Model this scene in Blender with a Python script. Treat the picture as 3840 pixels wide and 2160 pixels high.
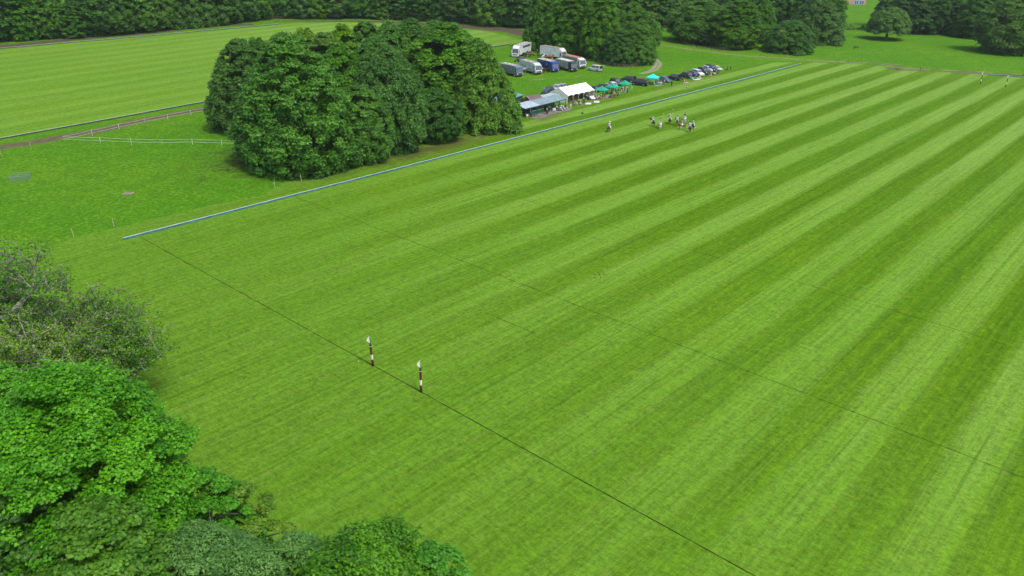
import bpy, bmesh, math, random
import numpy as np
from mathutils import Vector, Matrix

for o in list(bpy.data.objects): bpy.data.objects.remove(o)
SC = bpy.context.scene
COL = SC.collection
R = math.radians
random.seed(7)
RNG = np.random.default_rng(11)

# ------------------------------------------------------------------ camera
# world: x runs along the length of the pitch, y across it (0 = the side boards), metres
CAM = np.array([-44.526, -111.214, 42.417])
FPX = 2980.2                                   # focal length in pixels of a 3840 px wide picture
PITCH, ROLL, YAW = 0.43152, 0.02359, 0.71937
def cam_axes():
    p, r, y = PITCH, ROLL, YAW
    f = np.array([math.cos(y)*math.cos(p), math.sin(y)*math.cos(p), -math.sin(p)])
    ri = np.array([math.sin(y), -math.cos(y), 0.0]); up = np.cross(ri, f)
    c, s = math.cos(r), math.sin(r)
    return c*ri+s*up, -s*ri+c*up, f
AX = cam_axes()
cd = bpy.data.cameras.new('camera'); cam = bpy.data.objects.new('camera', cd); COL.objects.link(cam)
cd.sensor_width = 36; cd.lens = 36*FPX/3840; cd.clip_start = 0.5; cd.clip_end = 6000
M = Matrix.Identity(4)
for i in range(3):
    M[i][0] = AX[0][i]; M[i][1] = AX[1][i]; M[i][2] = -AX[2][i]; M[i][3] = CAM[i]
cam.matrix_world = M
SC.camera = cam
SC.render.resolution_x = 1024; SC.render.resolution_y = 576

# ------------------------------------------------------------------ light: bright overcast, soft high sun
SUN_EL, SUN_AZ = R(58), R(-100)                # azimuth measured from +x towards +y
w = bpy.data.worlds.new("World"); SC.world = w; w.use_nodes = True
wn = w.node_tree; bg = wn.nodes['Background']
sky = wn.nodes.new('ShaderNodeTexSky'); sky.sky_type = 'NISHITA'; sky.sun_disc = False
sky.sun_elevation = SUN_EL; sky.sun_rotation = R(90)-SUN_AZ
sky.air_density = 1.0; sky.dust_density = 4.0; sky.ozone_density = 1.0
wn.links.new(sky.outputs[0], bg.inputs[0]); bg.inputs[1].default_value = 0.15
ld = bpy.data.lights.new('sun', 'SUN'); ld.energy = 1.5; ld.angle = R(10); ld.color = (1.0, 0.96, 0.88)
sun = bpy.data.objects.new('sun', ld); COL.objects.link(sun)
sd = Vector((math.cos(SUN_EL)*math.cos(SUN_AZ), math.cos(SUN_EL)*math.sin(SUN_AZ), math.sin(SUN_EL)))
sun.rotation_euler = sd.to_track_quat('Z', 'Y').to_euler()
SC.view_settings.view_transform = 'Standard'; SC.view_settings.look = 'None'
SC.view_settings.exposure = 0.6
SC.view_settings.gamma = 1.0
SC.render.engine = 'CYCLES'
SC.cycles.max_bounces = 6; SC.cycles.transparent_max_bounces = 6

# ------------------------------------------------------------------ measuring helpers
def P(px, py, z=0.0):
    """ground position seen at a point of the 3840 px photograph"""
    a, b = (px-1920)/FPX, -(py-1080)/FPX
    d = AX[0]*a + AX[1]*b + AX[2]
    t = (z-CAM[2])/d[2]
    return Vector((CAM[0]+d[0]*t, CAM[1]+d[1]*t, z))
def D(px, py, z=0.0): return P(px*1.490683, py*1.490683, z)
def reg(x0, y0, s): return lambda a, b, z=0.0: P(x0+a*s, y0+b*s, z)
Z1 = reg(1860, 140, .2071); Z2 = reg(2180, 180, .2174)
Q1 = reg(1940, 330, .08973); Q2 = reg(2100, 300, .08282); Q3 = reg(2200, 290, .08282)
Q4 = reg(2400, 270, .07764); Q5 = reg(2540, 230, .0854); Q6 = reg(1900, 150, .10353)
HR = reg(2240, 400, .15528); FR = reg(3340, 140, .1941); TR = reg(1950, 0, .3106); TS = reg(2700, 0, .2329)

# ------------------------------------------------------------------ object helpers
def tag(o, label=None, cat=None, group=None, kind=None):
    if label: o['label'] = label
    if cat: o['category'] = cat
    if group: o['group'] = group
    if kind: o['kind'] = kind
    return o
def empty(name, loc, rz=0.0, label=None, cat=None, group=None):
    o = bpy.data.objects.new(name, None); COL.objects.link(o)
    o.location = loc; o.rotation_euler = (0, 0, rz); o.empty_display_size = .1
    return tag(o, label, cat, group)
def mesh_obj(name, me, m=None, parent=None):
    o = bpy.data.objects.new(name, me); COL.objects.link(o)
    if m is not None:
        me.materials.clear(); me.materials.append(m)
    if parent is not None: o.parent = parent
    return o
def np_mesh(name, verts, loops_n, loops_v, smooth=False):
    me = bpy.data.meshes.new(name)
    verts = np.asarray(verts, np.float32); lv = np.asarray(loops_v, np.int32); ln = np.asarray(loops_n, np.int32)
    me.vertices.add(len(verts)); me.vertices.foreach_set('co', verts.ravel())
    me.loops.add(len(lv)); me.loops.foreach_set('vertex_index', lv)
    me.polygons.add(len(ln)); st = np.zeros(len(ln), np.int32); st[1:] = np.cumsum(ln)[:-1]
    me.polygons.foreach_set('loop_start', st)
    me.update(calc_edges=True)
    if smooth: me.polygons.foreach_set('use_smooth', np.ones(len(ln), bool))
    return me
def copy_tree(o, parent=None):
    c = o.copy(); COL.objects.link(c)
    if parent is not None: c.parent = parent
    for ch in list(o.children): copy_tree(ch, c)
    return c
class MB:
    def __init__(s): s.v = []; s.f = []
    def add(s, vs, fs):
        n = len(s.v); s.v += [tuple(v) for v in vs]; s.f += [tuple(i+n for i in f) for f in fs]; return s
    def box(s, x0, x1, y0, y1, z0, z1, m=None):
        vs = [(x, y, z) for z in (z0, z1) for y in (y0, y1) for x in (x0, x1)]
        if m: vs = [m @ Vector(v) for v in vs]
        return s.add(vs, [(0,2,3,1), (4,5,7,6), (0,1,5,4), (2,6,7,3), (0,4,6,2), (1,3,7,5)])
    def tube(s, pts, rad, n=6, cap=True):
        pts = [Vector(p) for p in pts]; rings = []
        if not hasattr(rad, '__len__'): rad = [rad]*len(pts)
        for i, p in enumerate(pts):
            t = (pts[min(i+1, len(pts)-1)]-pts[max(i-1, 0)]).normalized()
            a = Vector((0, 0, 1)) if abs(t.z) < .9 else Vector((1, 0, 0))
            u = t.cross(a).normalized(); v = t.cross(u)
            rings.append([p+(u*math.cos(k*2*math.pi/n)+v*math.sin(k*2*math.pi/n))*rad[i] for k in range(n)])
        vs = [q for r in rings for q in r]; fs = []
        for i in range(len(pts)-1):
            for k in range(n):
                k2 = (k+1) % n; fs.append((i*n+k, i*n+k2, (i+1)*n+k2, (i+1)*n+k))
        if cap: fs.append(tuple(range(n))[::-1]); fs.append(tuple((len(pts)-1)*n+k for k in range(n)))
        return s.add(vs, fs)
    def loft(s, rings, cap=True):
        n = len(rings[0]); vs = [q for r in rings for q in r]; fs = []
        for i in range(len(rings)-1):
            for k in range(n):
                k2 = (k+1) % n; fs.append((i*n+k, i*n+k2, (i+1)*n+k2, (i+1)*n+k))
        if cap: fs.append(tuple(range(n))[::-1]); fs.append(tuple((len(rings)-1)*n+k for k in range(n)))
        return s.add(vs, fs)
    def lathe(s, c, prof, n=12, axis='z'):
        rings = []
        for r, h in prof:
            ring = []
            for k in range(n):
                a = k*2*math.pi/n; x, y = r*math.cos(a), r*math.sin(a)
                ring.append((c[0]+x, c[1]+y, c[2]+h) if axis == 'z' else (c[0]+x, c[1]+h, c[2]+y))
            rings.append(ring)
        return s.loft(rings)
    def prism(s, poly, z0, z1):
        n = len(poly); vs = [(p[0], p[1], z0) for p in poly]+[(p[0], p[1], z1) for p in poly]
        fs = [tuple(range(n))[::-1], tuple(range(n, 2*n))]+[(k, (k+1) % n, n+(k+1) % n, n+k) for k in range(n)]
        return s.add(vs, fs)
    def build(s, name, m, parent=None, smooth=False, bevel=0, recalc=True):
        me = bpy.data.meshes.new(name); me.from_pydata(s.v, [], s.f)
        if recalc or bevel:
            bm = bmesh.new(); bm.from_mesh(me)
            if bevel:
                bmesh.ops.bevel(bm, geom=bm.edges[:], offset=bevel, segments=2, affect='EDGES', clamp_overlap=True)
            bmesh.ops.recalc_face_normals(bm, faces=bm.faces[:]); bm.to_mesh(me); bm.free()
        if smooth:
            me.polygons.foreach_set('use_smooth', np.ones(len(me.polygons), bool))
        return mesh_obj(name, me, m, parent)

# ------------------------------------------------------------------ materials
def newmat(name):
    m = bpy.data.materials.new(name); m.use_nodes = True
    return m, m.node_tree, m.node_tree.nodes['Principled BSDF']
def nd(nt, typ, ins=None, **props):
    n = nt.nodes.new('ShaderNode'+typ)
    for k, v in props.items(): setattr(n, k, v)
    for k, v in (ins or {}).items():
        s = n.inputs[k]
        if isinstance(v, bpy.types.NodeSocket): nt.links.new(v, s)
        else: s.default_value = v
    return n
def mth(nt, op, a, b=None, clamp=False):
    ins = {0: a}
    if b is not None: ins[1] = b
    return nd(nt, 'Math', ins, operation=op, use_clamp=clamp).outputs[0]
def rmp(nt, v, a, b, c=0.0, d=1.0, smooth=True):
    return nd(nt, 'MapRange', {'Value': v, 'From Min': a, 'From Max': b, 'To Min': c, 'To Max': d},
              interpolation_type='SMOOTHSTEP' if smooth else 'LINEAR').outputs[0]
def mixc(nt, f, a, b, mode='MIX'):
    n = nt.nodes.new('ShaderNodeMix'); n.data_type = 'RGBA'; n.blend_type = mode
    for s, v in ((n.inputs[0], f), (n.inputs[6], a), (n.inputs[7], b)):
        if isinstance(v, bpy.types.NodeSocket): nt.links.new(v, s)
        elif hasattr(v, '__len__'): s.default_value = (*v[:3], 1)
        else: s.default_value = v
    return n.outputs[2]
def wpos(nt): return nd(nt, 'NewGeometry').outputs['Position']
def scl(nt, vec, s, rz=0.0):
    return nd(nt, 'Mapping', {'Vector': vec, 'Scale': s, 'Rotation': (0, 0, rz)}, vector_type='POINT').outputs[0]
def noi(nt, vec, scale, det=3, rough=.55, dist=0.0):
    return nd(nt, 'TexNoise', {'Vector': vec, 'Scale': scale, 'Detail': det, 'Roughness': rough, 'Distortion': dist}).outputs[0]
_mc = {}
def paint(name, col, rough=.5, metal=0.0, var=.08, scale=3.0, bump=0.0, spec=.5, alpha=1.0):
    if name in _mc: return _mc[name]
    m, nt, b = newmat(name)
    tc = nd(nt, 'TexCoord').outputs['Object']
    n1 = noi(nt, tc, scale, 4)
    dark = tuple(c*(1-var*2.2) for c in col); lite = tuple(min(1, c*(1+var)) for c in col)
    c = mixc(nt, rmp(nt, n1, .3, .7), dark, lite)
    nt.links.new(c, b.inputs['Base Color'])
    b.inputs['Roughness'].default_value = rough; b.inputs['Metallic'].default_value = metal
    b.inputs['Specular IOR Level'].default_value = spec
    if bump:
        bp = nd(nt, 'Bump', {'Strength': bump, 'Height': noi(nt, tc, scale*8, 3)}); nt.links.new(bp.outputs[0], b.inputs['Normal'])
    _mc[name] = m; return m
def glass_mat(name='window_glass', col=(.075, .090, .10)):
    return paint(name, col, rough=.06, var=.02, spec=.8)  # base colour lifted to paint in the sky's reflection
def corr(name, col, axis=0, pitch=.15, rough=.45, metal=.3, stain=None):
    if name in _mc: return _mc[name]
    m, nt, b = newmat(name)
    tc = nd(nt, 'TexCoord').outputs['Object']
    sx = nd(nt, 'SeparateXYZ', {0: tc}).outputs[axis]
    s = mth(nt, 'SINE', mth(nt, 'MULTIPLY', sx, 2*math.pi/pitch))
    n1 = noi(nt, tc, .9, 5, .6)
    c = mixc(nt, rmp(nt, n1, .35, .7), tuple(x*.8 for x in col), stain or tuple(min(1, x*1.12) for x in col))
    c = mixc(nt, rmp(nt, s, -1, -.3, .35, 0), c, tuple(x*.5 for x in col))
    nt.links.new(c, b.inputs['Base Color']); b.inputs['Roughness'].default_value = rough; b.inputs['Metallic'].default_value = metal
    bp = nd(nt, 'Bump', {'Strength': .4, 'Distance': .03, 'Height': s}); nt.links.new(bp.outputs[0], b.inputs['Normal'])
    _mc[name] = m; return m

# grass: each returns (colour socket, height socket)
def meadow(nt):
    p = wpos(nt)
    big = noi(nt, p, .035, 3); mid = noi(nt, scl(nt, p, (1, 1, 1), .6), .28, 6, .72, .5); fine = noi(nt, p, 1.5, 5, .8); clump = noi(nt, p, .75, 4, .75, .8)
    c = mixc(nt, rmp(nt, big, .35, .65), G_MEAD1, G_MEAD2)
    c = mixc(nt, rmp(nt, mid, .38, .58, .55, 0), c, G_MEADD)
    c = mixc(nt, rmp(nt, clump, .56, .70, 0, .6), c, G_MEADL)
    c = mixc(nt, rmp(nt, clump, .42, .32, 0, .8), c, G_MEADD)
    c = mixc(nt, rmp(nt, fine, .50, .58, 0, .8), c, G_MEADD)
    c = mixc(nt, rmp(nt, fine, .47, .40, 0, .6), c, G_MEADL)
    f2 = noi(nt, scl(nt, p, (1.2, 2.4, 1), .9), 1.0, 5, .85, 1.0)
    c = mixc(nt, rmp(nt, f2, .52, .58, 0, .6), c, G_MEADD)
    c = mixc(nt, rmp(nt, noi(nt, p, .55, 5, .8, .4), .66, .72, 0, .6), c, (.26, .30, .02))
    c = mixc(nt, rmp(nt, noi(nt, p, .62, 6, .85, 1.0), .30, .25, 0, .5), c, (.22, .28, .16))
    return c, mth(nt, 'ADD', mid, mth(nt, 'ADD', mth(nt, 'MULTIPLY', fine, .5), mth(nt, 'MULTIPLY', clump, .6)))
def mown(nt, rz=0.0, off=101.9, width=4.63, strength=1.0, fade=True):
    p = wpos(nt)
    if rz: p = nd(nt, 'VectorRotate', {'Vector': p, 'Angle': -rz}, rotation_type='Z_AXIS').outputs[0]
    xyz = nd(nt, 'SeparateXYZ', {0: p}); u, v = xyz.outputs[0], xyz.outputs[1]
    wob = mth(nt, 'MULTIPLY', mth(nt, 'SUBTRACT', noi(nt, scl(nt, p, (.03, .22, 1)), 1.0, 3), .5), 1.5)
    fray = mth(nt, 'MULTIPLY', mth(nt, 'SUBTRACT', noi(nt, scl(nt, p, (2.2, .8, 1)), 1.0, 3, .7), .5), 1.1)
    t = mth(nt, 'DIVIDE', mth(nt, 'ADD', mth(nt, 'ADD', mth(nt, 'ADD', v, off), wob), fray), width)
    s = mth(nt, 'SINE', mth(nt, 'MULTIPLY', t, math.pi))
    st = rmp(nt, s, -.60, .50)                       # 1 = dark stripe
    st = mth(nt, 'MULTIPLY', st, strength)
    if fade:
        st = mth(nt, 'MULTIPLY', st, mth(nt, 'MULTIPLY', rmp(nt, mth(nt, 'SUBTRACT', u, mth(nt, 'MULTIPLY', v, .35)), -15, 95, .10, 1.0), rmp(nt, u, 170, 270, 1.0, .9)))  # mown-stripe sheen painted as colour; its view-angle contrast keyed to position
    streak = noi(nt, scl(nt, p, (.010, .75, 1)), 1.0, 4, .65)
    streak2 = noi(nt, scl(nt, p, (.03, 2.6, 1)), 1.0, 3, .7)
    mot = noi(nt, scl(nt, p, (.75, 1.3, 1)), 1.0, 6, .8, .8)
    rip = noi(nt, scl(nt, p, (2.6, .8, 1), .35), 1.0, 4, .75, 1.2)     # ripples across the stripes
    fine = noi(nt, scl(nt, p, (1, 1.2, 1)), 2.0, 5, .9)
    big = noi(nt, p, .035, 3)
    side = rmp(nt, nd(nt, 'TexNoise', {'Vector': scl(nt, p, (.008, .05, 1)), 'Scale': 1.0, 'Detail': 2}).outputs[0], .35, .65)
    c = mixc(nt, st, mixc(nt, rmp(nt, u, 40, 200, 0, 1), G_LITE, G_LITE2), G_DARK)
    c = mixc(nt, rmp(nt, streak, .38, .62, .0, .55), c, mixc(nt, st, G_LITE2, G_DARK2))
    c = mixc(nt, mth(nt, 'MULTIPLY', side, .25), c, (.070, .190, .008))
    c = mixc(nt, rmp(nt, mot, .47, .34, 0, .5), c, G_YEL)
    c = mixc(nt, rmp(nt, big, .52, .72, 0, .2), c, G_YEL)
    c = mixc(nt, rmp(nt, mth(nt, 'SUBTRACT', u, mth(nt, 'MULTIPLY', v, .35)), 10, 75, .5 if fade else 0.0, 0.0), c, (.066, .158, .006))  # near-left turf darkened in the colour, standing in for lens fall-off
    # fine texture of the sward: multiplies whatever colour the stripe has
    tx = mth(nt, 'ADD', mth(nt, 'ADD', mth(nt, 'MULTIPLY', rmp(nt, mot, .38, .62, .5, -.5), .20), mth(nt, 'MULTIPLY', rmp(nt, rip, .38, .62, .5, -.5), .26)),
             mth(nt, 'ADD', mth(nt, 'MULTIPLY', rmp(nt, fine, .38, .62, .5, -.5), .34), mth(nt, 'MULTIPLY', rmp(nt, streak2, .35, .65, .5, -.5), .25)))
    tx = mth(nt, 'ADD', tx, 1.0)
    c = mixc(nt, 1.0, c, nd(nt, 'CombineColor', {0: tx, 1: tx, 2: tx}).outputs[0], 'MULTIPLY')
    # tyre marks: dark wheel lines inside each pass
    tb = mth(nt, 'DIVIDE', mth(nt, 'ADD', mth(nt, 'ADD', v, off), wob), width*.5)
    t2 = mth(nt, 'FRACT', mth(nt, 'ADD', tb, .5))
    wl = rmp(nt, mth(nt, 'ABSOLUTE', mth(nt, 'SUBTRACT', t2, .55)), .0, .12, 1, 0)
    wl = mth(nt, 'MULTIPLY', wl, rmp(nt, noi(nt, scl(nt, p, (.04, .3, 1)), 1.0, 4, .7), .46, .62, 0, .4))
    c = mixc(nt, wl, c, tuple(x*.8 for x in G_DARK2))
    # thatch curls and divots left at the joins
    cur = nd(nt, 'TexVoronoi', {'Vector': scl(nt, p, (1.5, .55, 1)), 'Scale': 1.0, 'Randomness': 1.0}, feature='DISTANCE_TO_EDGE').outputs[0]
    cu = mth(nt, 'MULTIPLY', rmp(nt, cur, .0, .05, 1, 0), rmp(nt, mth(nt, 'ABSOLUTE', s), .0, .55, 1, 0))
    cu = mth(nt, 'MULTIPLY', cu, rmp(nt, noi(nt, p, .16, 2), .45, .62, 0, .4))
    c = mixc(nt, cu, c, (.24, .26, .07))
    dv = nd(nt, 'TexVoronoi', {'Vector': mixc(nt, .12, p, nd(nt, 'TexNoise', {'Vector': p, 'Scale': 6.0}).outputs[1]), 'Scale': .9, 'Randomness': 1.0}).outputs[0]
    c = mixc(nt, mth(nt, 'MULTIPLY', rmp(nt, dv, .03, .10, .75, 0), rmp(nt, noi(nt, p, .3, 2), .45, .6)), c, (.045, .075, .015))
    return c, mth(nt, 'ADD', mth(nt, 'ADD', mot, mth(nt, 'MULTIPLY', fine, .6)), mth(nt, 'MULTIPLY', dv, .2))
def soil(nt, c1, c2):
    p = wpos(nt)
    return mixc(nt, rmp(nt, noi(nt, p, .7, 5, .7), .3, .7), c1, c2)
# albedos
G_MEAD1 = (.066, .205, .004); G_MEAD2 = (.100, .236, .006); G_MEADD = (.038, .130, .003); G_MEADL = (.160, .280, .040)
G_LITE = (.116, .240, .018); G_LITE2 = (.148, .270, .040); G_DARK = (.077, .168, .003); G_DARK2 = (.043, .120, .003); G_YEL = (.122, .226, .008)
def ground_mat(name, fn, bump=.5, dist=.12, soilc=None, lo=.15, hi=.75, ruts=False, amt=1.0):
    m, nt, b = newmat(name)
    c, h = fn(nt)
    if soilc:
        e = nd(nt, 'Attribute', attribute_name='edge').outputs['Fac']
        n = noi(nt, wpos(nt), .35, 5, .7)
        n2 = noi(nt, wpos(nt), 1.4, 3, .7)
        f = mth(nt, 'ADD', mth(nt, 'SUBTRACT', 1.0, e), mth(nt, 'MULTIPLY', mth(nt, 'SUBTRACT', mth(nt, 'ADD', n, mth(nt, 'MULTIPLY', n2, .4)), .7), 1.3))
        f = rmp(nt, f, lo, hi, 0, amt)
        if ruts:
            rt = rmp(nt, mth(nt, 'ABSOLUTE', mth(nt, 'SUBTRACT', e, .45)), .18, .42, 1.0, .35)
            f = mth(nt, 'MULTIPLY', f, rt)
        c = mixc(nt, f, c, soil(nt, *soilc))
    nt.links.new(c, b.inputs['Base Color']); b.inputs['Roughness'].default_value = .95
    b.inputs['Specular IOR Level'].default_value = .04
    bp = nd(nt, 'Bump', {'Strength': bump, 'Distance': dist, 'Height': h}); nt.links.new(bp.outputs[0], b.inputs['Normal'])
    return m
def leafmat(name, dark, lite, trans=.3, rough=.5):
    m, nt, b = newmat(name)
    t = nd(nt, 'Attribute', attribute_name='tint').outputs['Fac']
    orr = nd(nt, 'ObjectInfo').outputs['Random']
    c = mixc(nt, t, dark, lite)
    hs = nd(nt, 'HueSaturation', {'Color': c, 'Hue': rmp(nt, orr, 0, 1, .499, .508, False), 'Saturation': rmp(nt, mth(nt, 'FRACT', mth(nt, 'MULTIPLY', orr, 7.3)), 0, 1, .92, 1.05, False),
                                  'Value': rmp(nt, mth(nt, 'FRACT', mth(nt, 'MULTIPLY', orr, 3.7)), 0, 1, .90, 1.10, False)}).outputs[0]
    nt.links.new(hs, b.inputs['Base Color']); b.inputs['Roughness'].default_value = rough; b.inputs['Specular IOR Level'].default_value = .25
    tr = nd(nt, 'BsdfTranslucent', {'Color': mixc(nt, .5, hs, (.16, .30, .02))})
    mx = nd(nt, 'MixShader', {0: trans, 1: b.outputs[0], 2: tr.outputs[0]})
    nt.links.new(mx.outputs[0], nt.nodes['Material Output'].inputs['Surface'])
    return m
# ================================================================== SETTING
def sheet(name, pts, z, m, jit=0.0, step=1.5, label=None):
    pl = []
    n = len(pts)
    for i in range(n):
        a, b = Vector(pts[i][:2]), Vector(pts[(i+1) % n][:2]); L = (b-a).length
        k = max(1, int(L/step)) if (jit and L < 200) else 1
        for j in range(k):
            q = a.lerp(b, j/k); o = (random.uniform(-jit, jit), random.uniform(-jit, jit)) if jit else (0, 0)
            pl.append((q.x+o[0], q.y+o[1], z))
    me = bpy.data.meshes.new(name); me.from_pydata(pl, [], [tuple(range(len(pl)))])
    if me.polygons[0].normal.z < 0: me.flip_normals()
    o = mesh_obj(name, me, m); tag(o, kind='structure')
    return o
def smoothline(pts, step=2.0):
    pts = [Vector((p[0], p[1], 0)) for p in pts]; out = []
    for i in range(len(pts)-1):
        p0, p1, p2, p3 = pts[max(i-1, 0)], pts[i], pts[i+1], pts[min(i+2, len(pts)-1)]
        k = max(1, int((p2-p1).length/step))
        for j in range(k):
            t = j/k
            out.append(.5*((2*p1)+(p2-p0)*t+(2*p0-5*p1+4*p2-p3)*t*t+(3*p1-p0-3*p2+p3)*t**3))
    out.append(pts[-1]); return out
def track(name, pts, width, z, m, step=2.0):
    L = smoothline(pts, step); vs = []; fs = []; ed = []
    if not hasattr(width, '__len__'): width = [width, width]
    cols = (-1, -.8, -.45, 0, .45, .8, 1)
    for i, p in enumerate(L):
        t = (L[min(i+1, len(L)-1)]-L[max(i-1, 0)]).normalized(); nrm = Vector((-t.y, t.x, 0))
        f = i/(len(L)-1)*(len(width)-1); k = min(int(f), len(width)-2); wd = width[k]+(width[k+1]-width[k])*(f-k)
        for c in cols:
            q = p+nrm*c*wd/2; vs.append((q.x, q.y, z)); ed.append(abs(c))
    nc = len(cols)
    for i in range(len(L)-1):
        for c in range(nc-1): fs.append((i*nc+c, i*nc+c+1, (i+1)*nc+c+1, (i+1)*nc+c))
    me = bpy.data.meshes.new(name); me.from_pydata(vs, [], fs)
    if me.polygons[0].normal.z < 0: me.flip_normals()
    a = me.attributes.new('edge', 'FLOAT', 'POINT'); a.data.foreach_set('value', ed)
    return tag(mesh_obj(name, me, m), kind='structure')
def patch(name, c, rx, ry, rz, z, m):
    vs = []; ed = []; fs = []; n = 40
    for k, e in enumerate((0, .3, .6, .85, 1)):
        for j in range(n):
            a = j*2*math.pi/n; x, y = e*rx*math.cos(a), e*ry*math.sin(a)
            vs.append((c[0]+x*math.cos(rz)-y*math.sin(rz), c[1]+x*math.sin(rz)+y*math.cos(rz), z)); ed.append(e)
            if k: fs.append(((k-1)*n+j, k*n+j, k*n+(j+1) % n, (k-1)*n+(j+1) % n))
    me = bpy.data.meshes.new(name); me.from_pydata(vs, [], fs)
    a = me.attributes.new('edge', 'FLOAT', 'POINT'); a.data.foreach_set('value', ed)
    return tag(mesh_obj(name, me, m), kind='structure')

M_mead = ground_mat('meadow_grass', meadow, .8, .25)
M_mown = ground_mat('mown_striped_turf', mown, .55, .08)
ang2 = math.atan2(19.5+5.7, 174)
M_mown2 = ground_mat('second_turf', lambda nt: mown(nt, ang2, 0.0, 4.7, .34, False), .4, .06)
SOILC = ((.080, .066, .038), (.135, .112, .070))
GRAV = ((.20, .17, .13), (.32, .28, .22))
M_trk = ground_mat('dirt_track', meadow, .5, .15, SOILC)
M_trkd = ground_mat('churned_track', meadow, .5, .15, ((.060, .046, .030), (.11, .088, .060)), .05, .55)
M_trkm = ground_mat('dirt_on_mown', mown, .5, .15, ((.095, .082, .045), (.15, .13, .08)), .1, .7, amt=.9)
M_lane = ground_mat('gravel_lane', meadow, .5, .15, GRAV, ruts=True)
M_ruts = ground_mat('rutted_track', meadow, .5, .15, ((.16, .125, .08), (.26, .21, .14)), ruts=True, amt=.9)
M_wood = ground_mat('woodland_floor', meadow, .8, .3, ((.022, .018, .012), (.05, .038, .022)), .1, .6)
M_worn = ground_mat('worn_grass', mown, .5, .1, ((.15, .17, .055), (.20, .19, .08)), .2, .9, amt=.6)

gr = sheet('ground', [(-2500, -2500), (3500, -2500), (3500, 3500), (-2500, 3500)], 0, M_mead)
field_edge = [(-80, 14), (-40, 8)]+[tuple(D(*p)[:2]) for p in ((0, 655), (40, 650), (80, 640), (130, 617), (200, 597), (290, 573), (400, 548), (545, 512), (620, 500), (700, 483))]
field_edge += [(33, 9.0), (60, 9.6), (96, 10.2), (116, 11.0), (160, 12.5), (225, 11.0), tuple(D(2020, 156)[:2]), tuple(D(2150, 160)[:2]), tuple(D(2320, 176)[:2]), tuple(D(2576, 190)[:2]), (285, -110), (290, -260), (-80, -260)]
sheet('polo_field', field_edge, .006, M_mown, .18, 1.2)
# second field with its own stripes
near2 = [D(-90, 372), D(0, 351), D(267, 303), D(540, 253)]
near2 = [v.xy for v in near2]+[Vector((120, 88.2)), Vector((180, 97.4)), Vector((189, 97.6))]
far2 = [D(*p) for p in ((1310, 100), (1240, 82), (1150, 68), (1000, 56), (900, 55), (750, 58), (550, 75), (300, 98), (0, 122), (-100, 132))]
sheet('second_field', [tuple(p) for p in near2]+[(200, 98), (212, 108)]+[tuple(p.xy) for p in far2], .006, M_mown2, .2, 2.0)

# lines burnt in the turf
ML = paint('burnt_line', (.022, .034, .006), 1.0, var=.3, scale=2.0, spec=0.0)
def line(a, b, wd, z=.014):
    a, b = Vector(a[:2]), Vector(b[:2]); t = (b-a).normalized(); n = Vector((-t.y, t.x))*wd/2
    L = (b-a).length; k = max(1, int(L/.8)); vs = []; fs = []
    for i in range(k+1):
        q = a.lerp(b, i/k); s = random.uniform(.65, 1.25)
        vs += [(q.x+n.x*s, q.y+n.y*s, z), (q.x-n.x*s, q.y-n.y*s, z)]
        if i: fs.append((2*i-2, 2*i-1, 2*i+1, 2*i))
    me = bpy.data.meshes.new('field_line'); me.from_pydata(vs, [], fs)
    if me.polygons[0].normal.z < 0: me.flip_normals()
    tag(mesh_obj('field_line', me, ML), kind='structure')
line((0.25, -.3), (-.1, -160), .10)
line((26.6, -.3), (26.5, -160), .08)
line((52.7, -.3), (52.6, -160), .065)
line(P(1820, 1173), P(2008, 1251), .085)
x0 = P(2248.7, 1029.6); line(x0+Vector((-.75, -.75, 0)), x0+Vector((.7, .8, 0)), .08, .015); line(x0+Vector((-.85, .75, 0)), x0+Vector((.9, -.8, 0)), .08, .019)

# tracks
W1 = reg(0, 360, .3727); W2 = reg(0, 0, .3882); W3 = reg(900, 0, .427); W5 = reg(3340, 140, .1941)
track('gallop_track', [P(-220, 610), W1(0, 520), W1(300, 475), W1(640, 408), W1(950, 358), W1(1450, 242), W1(2150, 106), (85, 82), (120, 90)], [6.6, 6.3, 6, 6], .010, M_trk)
track('gallop_track', [P(-150, 182), W2(0, 449), W2(600, 392), W2(1500, 309), W2(2100, 252), W2(2450, 236)], [10, 9.5, 9, 7], .010, M_trkd)
track('gallop_track', [W3(300, 190), W3(500, 184), W3(1200, 191), W3(1700, 217), W3(2100, 243), W3(2400, 272), W3(2560, 305), (226, 104), (214, 97)], [4, 6.5, 9, 15, 18, 18, 12], .012, M_trkd)
track('dirt_track', [TR(1640, 528), TR(1700, 540), TR(2000, 588), TR(2300, 628), TR(2576, 662), TS(400, 898), TS(1000, 938), reg(2440, 0, .5435)(1100, 415), reg(2440, 0, .5435)(1500, 437)], [3.0, 3.6, 4.2, 5.0], .010, M_ruts)
track('dirt_track', [reg(2440, 0, .5435)(1350, 428), reg(2440, 0, .5435)(1700, 452), W5(0, 615), W5(700, 640), W5(1500, 680), W5(2576, 745), P(3900, 292), (300, -130)], [4, 6, 8, 8, 8, 7], .014, M_trkm)
track('gravel_lane', [TR(1570, 660), TR(1615, 700), TR(1650, 735), TR(1668, 770), TR(1650, 812), TR(1600, 850), TR(1540, 872), TR(1440, 892)], [2.2, 2.8, 3.6, 4.5, 4.2, 2.5], .012, M_lane, 1.0)
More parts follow.
